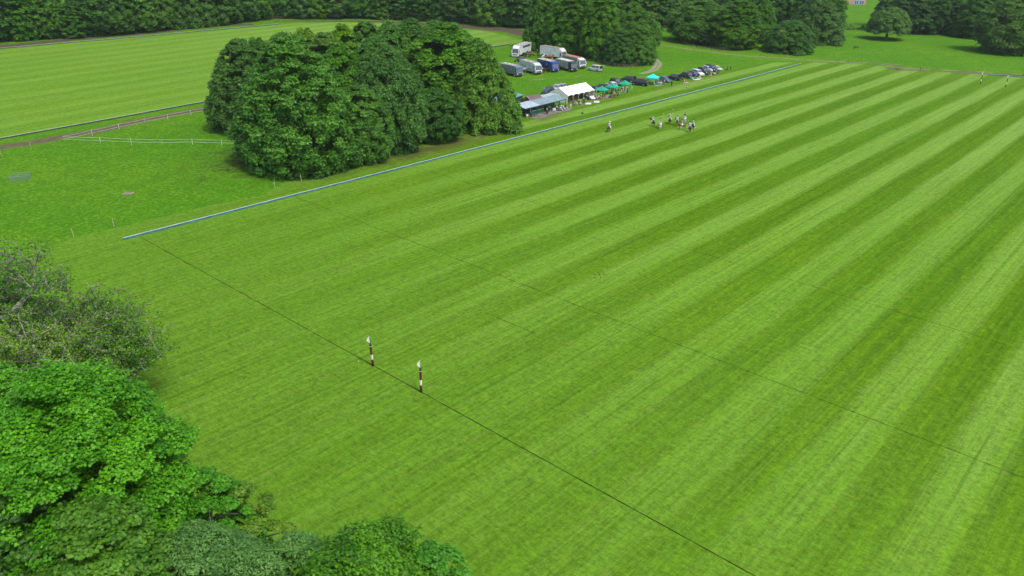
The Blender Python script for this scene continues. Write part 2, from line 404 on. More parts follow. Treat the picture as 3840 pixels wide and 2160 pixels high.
# bare and shaded woodland floor under the trees
cw = [D(640, 380), D(760, 452), D(900, 425), D(1000, 400), D(1180, 352), D(1320, 320)]
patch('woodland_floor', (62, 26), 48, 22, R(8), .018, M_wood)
patch('bare_soil', (66, 6.4), 42, 5.2, R(3), .022, ground_mat('soil_verge', mown, .5, .15, ((.045, .040, .014), (.078, .066, .026)), .1, 1.0, amt=.85))  # bare soil, also darkened to paint in shade beneath the overhanging crowns
patch('bare_soil', (104, 8.0), 14, 3, R(4), .0245, ground_mat('soil_verge2', mown, .5, .15, ((.09, .075, .03), (.13, .10, .05)), .25, 1.0, amt=.7))
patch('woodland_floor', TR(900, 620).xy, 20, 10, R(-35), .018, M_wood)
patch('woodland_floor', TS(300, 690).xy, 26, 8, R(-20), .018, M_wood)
for (a, b, rx, ry) in ((1485, 710, 2.2, 1.0), (740, 765, 4.5, 1.4), (1060, 835, 2, .6)):
    patch('worn_patch', Z1(a, b).xy, rx, ry, R(-25), .012, M_ruts)
patch('worn_patch', (126, 12.2), 16, 2.6, R(2), .014, M_worn)
patch('worn_patch', (172, 9.0), 40, 2.0, R(1), .014, M_worn)
patch('worn_patch', W5(400, 605).xy, 9, 2.0, R(-60), .020, M_ruts)
# patio
MP = paint('tarmac', (.17, .155, .145), .9, var=.22, scale=.8, bump=.3)
pp = [Q1(300, 1200), Q1(480, 1232), Q1(800, 1287), Q1(1150, 1200), Q1(1600, 1065), Q1(2000, 980), Q1(2229, 935), Q2(480, 1345), Q2(600, 1320), Q2(560, 1290), Q2(320, 1262)]
pp = [p.xy for p in pp]+[Vector((115.5, 13.6)), Vector((99, 13.9)), Vector((97.2, 12.5))]
sheet('patio', [tuple(p) for p in pp], .026, MP, .06, .6)

# ================================================================== TREES
def leaf_shapes(kind):
    if kind == 'quad': return np.array([(-.5, -.12, 0), (0, -.42, .06), (.5, 0, 0), (0, .42, .06)])
    if kind == 'blade': return np.array([(-.6, 0, 0), (0, -.2, .05), (.6, 0, 0), (0, .2, .05)])
    if kind == 'star':                     # lobed palmate leaf
        a = np.array([-2.6, -1.9, -1.35, -.85, -.42, 0, .42, .85, 1.35, 1.9, 2.6]); r = np.array([.38, .5, .28, .55, .3, .62, .3, .55, .28, .5, .38])
        return np.stack([r*np.cos(a), r*np.sin(a), -.25*r*r], 1)
    if kind == 'spray':                    # a bunch of leaves seen as one ragged blade
        a = np.linspace(0, 2*np.pi, 9)[:-1]; r = np.array([.55, .3, .5, .26, .52, .28, .5, .3])
        return np.stack([r*np.cos(a), r*np.sin(a), -.2*r*r], 1)
def leaves(pos, nrm, size, tint, kind, rng, name='crown'):
    n = len(pos); nrm = nrm/np.linalg.norm(nrm, axis=1, keepdims=True)
    rv = rng.normal(size=(n, 3)); u = np.cross(nrm, rv); u /= np.linalg.norm(u, axis=1, keepdims=True); v = np.cross(nrm, u)
    S = leaf_shapes(kind); k = len(S); sz = size[:, None, None]
    V = pos[:, None, :]+sz*(S[None, :, 0:1]*u[:, None]+S[None, :, 1:2]*v[:, None]+S[None, :, 2:3]*nrm[:, None])
    me = np_mesh(name, V.reshape(-1, 3), np.full(n, k), np.arange(n*k))
    a = me.attributes.new('tint', 'FLOAT', 'FACE'); a.data.foreach_set('value', np.clip(tint, 0, 1).astype(np.float32))
    return me
def fib(n, rng, jit=.35):
    i = np.arange(n)+.5; ph = np.arccos(1-2*i/n); th = np.pi*(1+5**.5)*i
    d = np.stack([np.cos(th)*np.sin(ph), np.sin(th)*np.sin(ph), np.cos(ph)], 1)+rng.normal(size=(n, 3))*jit/np.sqrt(n)*2
    return d/np.linalg.norm(d, axis=1, keepdims=True)
def crown(seed, nclump, nleaf, prof, leaf=.05, kind='quad', z0=.08, crad=(.16, .27), lump=.16, droop=0.0, flat=.8, thin=0.0, fill=.22, asp=2.0):
    """unit crown: radius 1, height 0..1 (z is scaled by the tree's height). prof(t) gives the radius at height t"""
    rng = np.random.default_rng(seed)
    d = fib(nclump, rng); t = (d[:, 2]+1)/2
    az = np.arctan2(d[:, 1], d[:, 0])
    lob = 1+lump*np.sin(az*2+rng.uniform(0, 6)+t*3)*.5+lump*np.sin(az*3+rng.uniform(0, 6)-t*5)*.5+rng.normal(size=nclump)*lump*.45
    tt = np.clip(t+rng.normal(size=nclump)*.03, 0.01, .99)
    pr = np.array([prof(x) for x in tt])
    cr = rng.uniform(*crad, size=nclump)
    C = np.stack([np.cos(az)*pr*lob*(1-cr*.5), np.sin(az)*pr*lob*(1-cr*.5), (z0+(1-z0)*tt*(1+.04*(lob-1)))*asp-cr*.5], 1)
    # more clumps inside
    ni = int(nclump*.35); ii = rng.integers(0, nclump, ni); Ci = C[ii].copy(); Ci[:, :2] *= rng.uniform(.35, .7, (ni, 1)); Ci[:, 2] = asp*.5+(Ci[:, 2]-asp*.5)*.8
    C = np.concatenate([C, Ci]); cr = np.concatenate([cr, cr[ii]*1.15]); inner = np.concatenate([np.zeros(nclump), np.ones(ni)])
    wt = cr**2*(1-inner*.6); wt /= wt.sum()
    ci = rng.choice(len(C), nleaf, p=wt)
    out = C[ci].copy(); out[:, 2] -= asp*.42; out /= np.linalg.norm(out, axis=1, keepdims=True)+1e-6
    dd = rng.normal(size=(nleaf, 3)); dd /= np.linalg.norm(dd, axis=1, keepdims=True)
    dd = dd+out*.75+np.array([0, 0, .45]); dd /= np.linalg.norm(dd, axis=1, keepdims=True)
    rad = rng.uniform(.72, 1.05, nleaf)*np.where(rng.random(nleaf) < fill, rng.uniform(.3, .8, nleaf), 1)
    # ragged clump surface: small sub-lumps
    sub = 1+.16*np.sin(dd[:, 0]*9+ci)*np.sin(dd[:, 1]*8+ci*1.7)+.12*np.sin(dd[:, 2]*11+ci*.7)
    q = dd*(rad*sub*cr[ci])[:, None]; q[:, 2] *= flat
    if droop: q[:, 2] -= droop*(q[:, 0]**2+q[:, 1]**2)/cr[ci]; C2 = C[ci]; 
    pos = C[ci]+q
    nr = dd*.9+np.array([0, 0, .85])+rng.normal(size=(nleaf, 3))*.42
    ctint = rng.normal(size=len(C))*.13
    tint = .42+ctint[ci]+rng.normal(size=nleaf)*.17+.14*(sub-1)*4
    size = leaf*rng.uniform(.65, 1.35, nleaf)
    if thin: keep = rng.random(nleaf) > thin; pos, nr, tint, size = pos[keep], nr[keep], tint[keep], size[keep]
    pos[:, 2] = np.maximum(pos[:, 2], .012)
    return pos, nr, size, tint, C, asp
def trunk_mesh(C, asp, rng, r0=.045, top=.72, nl=9):
    mb = MB(); h = asp*top
    bx, by = rng.uniform(-.03, .03, 2)
    axis = [Vector((bx*math.sin(z*3), by*math.sin(z*2.3), z)) for z in np.linspace(0, h, 8)]
    mb.tube(axis, [r0*1.35, r0]+[r0*(1-.85*i/7) for i in range(2, 8)], 8)
    for k in range(nl):
        c = Vector(C[rng.integers(0, len(C))]); s = axis[rng.integers(2, 7)]
        if c.z < s.z-.15: s = axis[2]
        m = s.lerp(c, .5)+Vector((0, 0, .06)); mb.tube([s, m, c], [r0*.5, r0*.3, r0*.1], 5)
    me = bpy.data.meshes.new('trunk'); me.from_pydata(mb.v, [], mb.f); return me
P_round = lambda t: max(.12, math.sin(math.pi*min(1, (t*.93+.10)))**.55)
P_skirt = lambda t: max(.15, (1-t**2.1)**.62*(.80+.2*min(1, t*5)))
P_tall = lambda t: max(.12, (1-t**1.8)**.75*(.72+.28*min(1, t*4)))
P_lone = lambda t: max(.15, (1-t**2.4)**.6)
P_umb = lambda t: max(.15, math.sin(math.pi*min(1, t*.78+.22))**.5)
TPL = {}
def template(key, seed, nclump, nleaf, prof, r0=.045, top=.72, **kw):
    rng = np.random.default_rng(seed+99)
    pos, nr, size, tint, C, asp = crown(seed, nclump, nleaf, prof, **kw)
    cm = leaves(pos, nr, size, tint, kw.get('kind', 'quad'), rng); TPL[key] = (cm, trunk_mesh(C, asp, rng, r0, top), asp)
    bpy.data.materials  # templates are meshes only; objects are made by tree()
M_bark = paint('bark', (.085, .065, .045), .95, var=.3, scale=6, bump=.6)
M_barkg = paint('grey_bark', (.20, .175, .145), .95, var=.25, scale=6, bump=.6)
LM = {
 'mid':   leafmat('leaf_mid',   (.026, .105, .007), (.125, .310, .022)),
 'deep':  leafmat('leaf_deep',  (.021, .090, .007), (.105, .275, .020)),
 'dark':  leafmat('leaf_dark',  (.017, .072, .008), (.085, .225, .022)),
 'blue':  leafmat('leaf_blue',  (.022, .088, .012), (.105, .255, .036)),
 'yel':   leafmat('leaf_yellow', (.055, .165, .004), (.210, .390, .014)),
 'lime':  leafmat('leaf_lime',  (.034, .120, .006), (.155, .345, .020)),
 'syc':   leafmat('leaf_sycamore', (.030, .150, .007), (.160, .450, .028), .36),
 'grey':  leafmat('leaf_grey',  (.040, .135, .018), (.165, .345, .062)),
}
def tree(key, c, rad, h, mat, name, label, cat='tree', group=None, rz=None, bark=None, lean=0):
    cm, tm, asp = TPL[key]
    rz = random.uniform(0, 6.28) if rz is None else rz
    e = empty(name, (c[0], c[1], 0), rz, label, cat, group)
    for nm, me, mm in (('crown', cm, LM[mat]), ('trunk', tm, bark or M_bark)):
        if not me.materials: me.materials.append(None)
        o = bpy.data.objects.new(nm, me); COL.objects.link(o); o.parent = e
        o.scale = (rad, rad*random.uniform(.92, 1.08), h/asp)
        o.material_slots[0].link = 'OBJECT'; o.material_slots[0].material = mm
    return e
VD = Vector((AX[2][0], AX[2][1], 0)).normalized()
def fit(x0, x1, yt, yb, z0=1.2, pull=.85):
    """crown box in display pixels (2576 px wide) -> ground position, radius and height"""
    xm = (x0+x1)/2; g = D(xm, yb, z0); dist = (g.xy-Vector(CAM[:2])).length
    ray = (g.xy-Vector(CAM[:2])).normalized()
    rad = (x1-x0)*1.4907/2/FPX*(dist/math.cos(.3))*1.02
    for _ in range(3):
        c = g.xy+ray*rad*pull; rad = (x1-x0)*1.4907/2/FPX*((c-Vector(CAM[:2])).length/.97)
    dc = (c-Vector(CAM[:2])).length
    gt = D(xm, yt, 0); dt = (gt.xy-Vector(CAM[:2])).length if yt > -60 else 1e6
    h = CAM[2]*(1-dc/dt)
    return c, rad, h
def fith(c, xt, yt):
    """height of a tree standing at c whose top is seen at display point (xt, yt)"""
    c = Vector(c[:2]); return CAM[2]*(1-(c-Vector(CAM[:2])).length/(D(xt, yt).xy-Vector(CAM[:2])).length)

template('b1', 1, 230, 86000, P_round, leaf=.039, kind='spray', crad=(.12, .21), lump=.12, z0=.04, fill=.3)
template('b2', 2, 240, 92000, P_skirt, leaf=.036, kind='spray', crad=(.10, .19), lump=.13, z0=.02, fill=.3)
template('b3', 3, 170, 76000, P_round, leaf=.040, kind='spray', crad=(.14, .24), lump=.15, z0=.05, droop=.4, fill=.3)
template('t1', 4, 300, 66000, asp=3.6, prof=P_skirt, leaf=.054, kind='spray', crad=(.14, .24), lump=.22, z0=.08, droop=.3, r0=.05, top=.9, fill=.3)
template('t2', 5, 280, 66000, asp=3.2, prof=P_skirt, leaf=.054, kind='spray', crad=(.14, .25), lump=.16, z0=.03, droop=.5, fill=.3)
template('f1', 6, 180, 20000, asp=3.4, prof=P_round, leaf=.085, kind='quad', crad=(.15, .28), lump=.22, z0=.12, droop=.15, r0=.04)
template('f2', 7, 170, 20000, asp=3.6, prof=P_round, leaf=.092, kind='quad', crad=(.16, .30), lump=.26, z0=.14, droop=.25, r0=.04)
template('f3', 8, 180, 20000, asp=3.0, prof=P_skirt, leaf=.085, kind='quad', crad=(.14, .26), lump=.26, z0=.05, r0=.04)
template('lone', 9, 130, 32000, P_lone, leaf=.055, kind='spray', crad=(.14, .24), lump=.10, z0=.30, droop=.3, r0=.075)
template('dense', 10, 150, 36000, P_lone, leaf=.050, kind='spray', crad=(.13, .22), lump=.10, z0=.03, droop=.3)
P_cone = lambda t: max(.10, (1-t)**.8)
template('cone', 15, 190, 72000, P_cone, leaf=.043, kind='spray', crad=(.12, .20), lump=.16, z0=.10, droop=.5, fill=.3)
template('shrub', 12, 60, 6000, P_lone, leaf=.12, kind='spray', crad=(.2, .34), lump=.2, z0=.02, r0=.05)

# ---- copse in front of the second field
CG = 'trees of the big round copse'
def T(box, key, mat, name, label, group=None, dh=0, pull=.85, dr=1.0, **kw):
    c, r, h = fit(*box, pull=pull); return tree(key, c, r*dr, max(3, h+dh), mat, name, label, group=group, **kw)
T((612, 908, 92, 440), 'b2', 'mid', 'sycamore_tree', 'broad domed green tree at the near corner of the copse, biggest in front', CG, rz=.4, dr=.9)
T((537, 715, 100, 332), 'b2', 'deep', 'broadleaf_tree', 'dark green tree on the left edge of the copse beside the taped paddock fence', CG, dr=.9)
T((840, 985, 215, 405), 'b1', 'mid', 'broadleaf_tree', 'low leafy tree filling the gap just right of the biggest copse tree', CG)
T((900, 1065, 118, 380), 'b3', 'blue', 'broadleaf_tree', 'dull blue-green tree in the middle of the copse front', CG)
T((1035, 1160, 225, 352), 'b1', 'blue', 'broadleaf_tree', 'short dark tree at the copse front between the dull tree and the drooping one', CG)
T((1120, 1318, 112, 330), 'cone', 'lime', 'lime_tree', 'bright tree with drooping boughs at the copse end nearest the pavilion', CG, dh=0, dr=.93)
T((1005, 1245, 60, 318), 'b1', 'lime', 'broadleaf_tree', 'tall wide yellow-green tree rising over the right half of the copse', CG, pull=1.35, dr=.93)
def col(dx, dist):
    a = D(dx, 210).xy-Vector(CAM[:2]); return Vector(CAM[:2])+a.normalized()*dist
for (dx, dist, rr, yt, key, mt, lb) in (
    (655, 186, 7.5, 98, 'b3', 'deep', 'deep green tree behind the left edge tree of the copse'),
    (716, 188, 7.5, 86, 'b1', 'lime', 'green tree on the back skyline, left of the yellow-green one'),
    (775, 191, 8.0, 74, 'b3', 'yel', 'yellow-green tree showing above the back left of the copse'),
    (826, 186, 7.0, 84, 'b2', 'lime', 'light green tree just behind the top of the biggest copse tree'),
    (872, 196, 6.2, 64, 'b1', 'yel', 'narrow yellow-green tree on the back skyline near the copse middle'),
    (928, 196, 7.5, 56, 'b2', 'mid', 'fresh green round-topped tree on the back skyline near the copse middle'),
    (984, 201, 7.0, 56, 'b3', 'mid', 'green tree on the back skyline left of the highest dark one'),
    (1035, 205, 8.0, 50, 'b1', 'deep', 'dark-topped tree on the highest back edge of the copse'),
    (1092, 204, 8.0, 55, 'b1', 'lime', 'light green tree at the back of the copse, right of the dark-topped one'),
    (1148, 201, 7.5, 70, 'b3', 'lime', 'yellowish tree at the back right end of the copse'),
    (860, 173, 8.0, 112, 'b3', 'mid', 'green tree in the heart of the copse behind the biggest one'),
    (945, 174, 8.0, 100, 'b1', 'deep', 'dark tree in the heart of the copse behind the dull blue-green one'),
    (700, 172, 7.0, 125, 'b1', 'mid', 'green tree between the left edge tree and the biggest one')):
    c = col(dx, dist); tree(key, c, rr, fith(c, dx, yt), mt, 'broadleaf_tree', lb, group=CG)
# scrub at the copse foot
for i, (a, b, r_, h_) in enumerate(((640, 372, 2.6, 4.5), (690, 418, 2.4, 3.6), (730, 448, 2.0, 2.6), (622, 345, 2.4, 4), (800, 445, 1.6, 2.2))):
    g = D(a, b); tree('shrub', g, r_, h_, 'dark', 'bush', ('dark bush at the foot of the copse beside the white tape fence end', 'bush at the copse foot above the meadow, between two other bushes', 'low bush at the near tip of the copse beside the thin stake', 'bush where the upper white tape meets the copse', 'small bush under the near corner tree on the pitch side')[i], 'bush', 'bushes at the copse foot')

# ---- second copse behind the lorries
G2 = 'trees of the fenced copse behind the lorries'
for box, key, mt, lb, pl in (
    ((1326, 1412, -40, 122), 't2', 'mid', 'rounded tree at the left end of the fenced copse, overhanging the tall white lorry', .85),
    ((1388, 1480, -40, 134), 't1', 'lime', 'tall tree with hanging boughs behind the white box lorry', .85),
    ((1466, 1548, -40, 146), 't1', 'lime', 'tall narrow tree with a bare lower trunk, middle of the fenced copse', .9),
    ((1512, 1600, 74, 160), 'b2', 'blue', 'low dull green tree in front, just behind the curved brown fence', 1.25),
    ((1565, 1645, 66, 160), 'b2', 'mid', 'leafy tree down to the ground at the lane side of the fenced copse', 1.3),
    ((1540, 1650, 18, 140), 'b3', 'lime', 'light green tree rising at the back right of the fenced copse', 1.5),
    ((1425, 1520, -40, 118), 't2', 'deep', 'dark tree at the back of the fenced copse between the two tall ones', 1.4),
    ((1345, 1430, -20, 105), 'b3', 'deep', 'dark tree at the back left of the fenced copse', 1.4)):
    c, r, h = fit(*box, pull=pl); tree(key, c, r, min(h, 29), mt, 'broadleaf_tree', lb, group=G2, bark=M_barkg)
# ---- third clump and lone trees right of it
T((1692, 1830, -2, 105), 'b3', 'lime', 'horse_chestnut_tree', 'large pale green tree at the left of the round clump across the dirt track', 'trees of the clump across the track', dh=0)
T((1760, 1850, 58, 112), 'b1', 'blue', 'broadleaf_tree', 'small grey-green tree at the foot of the clump across the track', 'trees of the clump across the track')
T((1795, 1905, 0, 118), 't1', 'lime', 'broadleaf_tree', 'drooping tree at the right front of the clump across the track', 'trees of the clump across the track')
T((1880, 1945, 0, 105), 't2', 'mid', 'broadleaf_tree', 'fresh green tree at the right edge of the clump across the track', 'trees of the clump across the track', pull=1.2)
T((1925, 2038, 50, 128), 'dense', 'deep', 'hawthorn_tree', 'dark low round tree alone in the paddock above the side boards end', pull=.8)
T((1985, 2108, -8, 106), 'dense', 'mid', 'horse_chestnut_tree', 'big full tree standing in the paddock behind the low dark round tree', pull=.8, dr=.95)
g = P(3324, 148); r_ = 66*1.4907/2/FPX*395*1.35
tree('lone', g, 8.3, fith(g, 2240, 18), 'grey', 'field_tree', 'small spreading tree with a visible trunk alone in the far paddock', bark=M_barkg)
T((2470, 2600, -22, 132), 'b3', 'lime', 'broadleaf_tree', 'yellow-green tree with a full skirt at the right edge of the photo', pull=.8)
T((2405, 2505, -20, 92), 't2', 'mid', 'broadleaf_tree', 'green tree at the wood edge just left of the yellow-green right edge tree', pull=.8)
# ---- woods round the far fields
def along(pts, step, off=0.0):
    out = []; pts = [Vector(p[:2]) for p in pts]; carry = 0
    for i in range(len(pts)-1):
        a, b = pts[i], pts[i+1]; L = (b-a).length; t = (b-a)/L; n = Vector((-t.y, t.x)); s = carry
        if n.dot(Vector(CAM[:2])-a) > 0: n = -n
        while s < L: out.append(a+t*s+n*off); s += step*random.uniform(.8, 1.2)
        carry = s-L
    return out
def proj(x, y, z):
    d = np.array([x, y, z])-CAM; k = d@AX[2]; return 1920+FPX*(d@AX[0])/k, 1080-FPX*(d@AX[1])/k
WL = [D(-150, 118), D(0, 104), D(150, 96), D(300, 87), D(450, 72), D(600, 57), D(665, 48)]
WM = [D(690, 44), D(900, 46), D(1000, 48), D(1150, 57), D(1330, 71), D(1450, 76), D(1640, 70), D(1700, 64), D(1860, 60), D(2000, 66), D(2100, 70)]
WR = [P(3120, 110), P(3266, 113), P(3375, 124), P(3608, 132), P(3690, 146), P(3880, 160), P(4100, 175)]
WN = {'L': ('the wood left of the second field', 'dark wood edge tree left of the second field'),
      'M': ('the wood behind the post and rail fence', 'wood edge tree behind the post and rail fence at the far bend'),
      'R': ('the wood beyond the far paddock', 'dark wood edge tree beyond the far paddock')}
FW = []
def wood(line, side, rows, gaps=()):
    k = 0
    for ri, (off, step, hh) in enumerate(rows):
        for p in along(line, step, off):
            rad = random.uniform(5.2, 7.8)*(1.0 if ri else .95); h = random.uniform(*hh)
            bad = False
            for (g0, g1, gy) in gaps:
                xa, _ = proj(p.x, p.y, h*.6)
                d = (p-Vector(CAM[:2])).length; rp = rad*.75*FPX/d
                if g0-rp < xa < g1+rp:
                    hm = h
                    while hm > 5 and proj(p.x, p.y, hm*1.03)[1] < gy: hm -= .7
                    if hm <= 7: bad = True
                    h = hm
            if bad: continue
            fx, fy = proj(p.x, p.y, h*.5)
            if not (-260 < fx < 4100): continue
            mt = random.choice({'L': ['mid', 'mid', 'deep', 'blue', 'lime'], 'M': ['deep', 'mid', 'blue', 'mid', 'lime', 'lime'], 'R': ['dark', 'deep', 'blue', 'mid']}[side])
            k += 1; row = 'front row' if ri == 0 else 'back rows'
            FW.append((fx, side, ri, tree(random.choice(['f1', 'f1', 'f2', 'f3']), p, rad, h, mt, 'woodland_tree', f'{WN[side][1]}, {row}', group=f'trees of {WN[side][0]}, {row}', bark=M_barkg if ri == 0 and random.random() < .5 else M_bark)))
HG = ((3195, 3237, 58),)
wood(WL, 'L', ((0, 8.5, (16, 22)), (8, 9, (22, 27)), (20, 11, (24, 30))), ((207, 232, 8),))
wood(WM, 'M', ((0, 8, (15, 20)), (8, 8.5, (20, 26)), (19, 11, (24, 30))), HG)
wood(WR, 'R', ((0, 8, (13, 19)), (8, 9, (20, 26)), (20, 11, (24, 30))), HG)
ORD = 'first second third fourth fifth sixth seventh eighth ninth tenth eleventh twelfth thirteenth fourteenth fifteenth sixteenth seventeenth eighteenth nineteenth twentieth'.split()
for side, txt in (('L', 'front tree of the wood left of the second field'), ('R', 'front tree of the dark wood beyond the far paddock')):
    fr = sorted([t for t in FW if t[1] == side and t[2] == 0 and -40 < t[0] < 3880], key=lambda t: t[0])
    for i, t in enumerate(fr[:20]): t[3]['label'] = f'{ORD[i]} from the left, {txt}'
template('birch', 21, 70, 9000, P_tall, leaf=.10, kind='quad', crad=(.2, .34), lump=.3, z0=.36, r0=.035, top=.95, droop=.6)
for i, (x, y) in enumerate(((1762, 82), (1796, 87), (1822, 74))):
    c = P(x, y); tree('birch', c, 4.2, 24, 'mid', 'birch_tree', ('pale-trunked birch, left of three in front of the far wood', 'pale-trunked birch in the middle of three in front of the far wood', 'pale-trunked birch, right of three in front of the far wood')[i], group='pale birches by the far bend', bark=paint('birch_bark', (.42, .40, .36), .8, var=.3, scale=4))
def undergrowth(line, name, label, h=2.6, dep=4.0, dens=9, size=.7, mat='dark', off=-2.0):
    rng = np.random.default_rng(5); pts = [np.array(p[:2]) for p in line]; P0 = []; 
    for a, b in zip(pts[:-1], pts[1:]):
        L = np.linalg.norm(b-a); t = (b-a)/L; n = np.array([-t[1], t[0]])
        if n@(CAM[:2]-a) > 0: n = -n
        k = int(L*dens); s = rng.uniform(0, L, k); o = rng.uniform(0, dep, k)+off
        xy = a+t*s[:, None]+n*o[:, None]
        hh = h*(.35+.65*np.clip((np.sin(s*.35)+np.sin(s*.83+1)+1.2)/3, 0, 1))*np.clip((o-off)/dep*2.2+.15, 0, 1)
        P0.append(np.column_stack([xy, rng.uniform(.05, 1, k)*hh]))
    pos = np.concatenate(P0); n = len(pos)
    nr = rng.normal(size=(n, 3))*.7+np.array([-.3, -.3, .8])
    me = leaves(pos, nr, size*rng.uniform(.6, 1.3, n), .4+rng.normal(size=n)*.2, 'spray', rng, name)
    return tag(mesh_obj(name, me, LM[mat]), label, None, None, 'stuff')
undergrowth(WL, 'undergrowth', 'dark undergrowth along the foot of the left wood', 3.4, 5, 22, .8)
undergrowth(WM, 'undergrowth', 'dark undergrowth behind the post and rail fence', 3.4, 5, 22, .8, off=0)
undergrowth(WR, 'undergrowth', 'low undergrowth along the wood beyond the far paddock', 3.0, 5, 22, .8)
undergrowth([D(600, 330), D(625, 372), D(690, 425), D(760, 452)], 'nettles', 'nettles and long grass round the foot of the copse', 1.3, 3.5, 60, .32, 'dark', -2.2)
# long tufts standing in the rough meadow
def tufts(name, label, poly, n, mat, size, hh):
    rng = np.random.default_rng(17); poly = [np.array(p[:2]) for p in poly]
    lo, hi = np.min(poly, 0), np.max(poly, 0); pts = rng.uniform(lo, hi, (n*2, 2))
    ins = np.zeros(len(pts), bool); j = len(poly)-1
    for i in range(len(poly)):
        a, b = poly[i], poly[j]; c = ((a[1] > pts[:, 1]) != (b[1] > pts[:, 1])) & (pts[:, 0] < (b[0]-a[0])*(pts[:, 1]-a[1])/(b[1]-a[1]+1e-9)+a[0]); ins ^= c; j = i
    pts = pts[ins]; cl = np.sin(pts[:, 0]*.35+np.sin(pts[:, 1]*.5)*1.3)+np.sin(pts[:, 1]*.41+2+np.sin(pts[:, 0]*.23))+rng.normal(size=len(pts))*.7
    pts = pts[cl > 1.15]; k = 5; pp = np.repeat(pts, k, 0)+rng.normal(size=(len(pts)*k, 2))*.12
    pos = np.column_stack([pp, rng.uniform(.02, hh, len(pp))]); n2 = len(pos)
    nr = rng.normal(size=(n2, 3))*.9+np.array([0, 0, .7])
    me = leaves(pos, nr, size*rng.uniform(.5, 1.2, n2), .45+rng.normal(size=n2)*.2, 'blade', rng, name)
    return tag(mesh_obj(name, me, mat), label, None, None, 'stuff')
# ---- trees close below the camera
def near_tree(seed, c, rad, h, zbase, mat, name, label, nclump, nleaf, leaf, prof=P_round, kind='star', crad=(.2, .34), lump=.18, droop=0, thin=0, flat=.75, group='treetops in the bottom left corner'):
    rng = np.random.default_rng(seed)
    pos, nr, size, tint, C, asp = crown(seed, nclump, nleaf, prof, leaf/rad, kind, zbase/h, crad, lump, droop, flat, thin, .22, h/rad)
    S = np.array([rad, rad, h/asp])
    # keep leaves unstretched: scale positions only
    me = leaves(pos*S, nr, size*rad, tint, kind, rng)
    e = empty(name, (c[0], c[1], 0), 0, label, 'tree', group)
    mesh_obj('crown', me, LM[mat], e)
    mb = MB(); h2 = h*.75
    ax = [Vector((.3*math.sin(z*.4), .3*math.sin(z*.3), z)) for z in np.linspace(0, h2, 7)]
    mb.tube(ax, [.36, .30, .26, .22, .17, .12, .07], 9)
    for k in range(14):
        q = Vector(C[rng.integers(0, len(C))]*S); s = ax[rng.integers(2, 6)]; m = s.lerp(q, .5)+Vector((0, 0, .5)); mb.tube([s, m, q], [.12, .07, .025], 6)
    mb.build('trunk', M_barkg, e, smooth=True)
    return e
def NP(dx, dy, z): p = D(dx, dy, z); return (p.x, p.y)
near_tree(31, NP(195, 1190, 14.2), 5.6, 20.5, 6, 'syc', 'sycamore_tree', 'bright green sycamore crown filling the left edge low down, biggest of the near treetops', 260, 230000, .155, crad=(.15, .30), lump=.15, flat=.9)
near_tree(32, NP(505, 1290, 9), 2.9, 12, 3, 'syc', 'sycamore_tree', 'small bright sycamore at the lower right foot of the big near sycamore', 80, 44000, .17, crad=(.18,.34), flat=.9)
near_tree(33, NP(15, 1330, 14), 3.6, 17, 5, 'dark', 'horse_chestnut_tree', 'dark horse chestnut in the bottom left corner', 80, 34000, .24, kind='spray', thin=.1)
near_tree(34, NP(265, 1440, 12), 3.7, 16, 4, 'mid', 'maple_tree', 'mid green wind-turned maple between the dark chestnut and the grey-green crown', 150, 90000, .19, prof=P_skirt, flat=.9)
near_tree(35, NP(520, 1490, 9), 4.2, 13, 3, 'grey', 'willow_tree', 'grey-green fine-leaved crown at the bottom edge left of centre', 150, 90000, .18, kind='blade', droop=.2, flat=.9)
near_tree(36, NP(606, 1318, 6.5), 2.6, 9.6, 2, 'yel', 'young_tree', 'thin yellow-green young tree standing out over the turf near the bottom', 34, 9000, .2, crad=(.18, .34), lump=.3)
near_tree(37, NP(930, 1490, 8), 4.2, 11.3, 3, 'mid', 'maple_tree', 'bushy green maple crown at the bottom edge nearest the goal line', 110, 100000, .18, crad=(.2, .42), lump=.42, flat=.9)
near_tree(38, NP(745, 1470, 7), 3.2, 10.2, 2, 'grey', 'willow_tree', 'paler fine-leaved crown at the bottom between the big grey-green one and the bushy maple', 90, 36000, .20, kind='blade')
near_tree(39, NP(1085, 1490, 6), 2.6, 9.3, 2, 'syc', 'sycamore_tree', 'small leafy crown at the right end of the bottom treetops', 60, 30000, .17)
near_tree(41, NP(-60, 1080, 12), 4.5, 17.0, 3, 'syc', 'sycamore_tree', 'green crown cut by the left edge beside the big near sycamore', 90, 60000, .2)

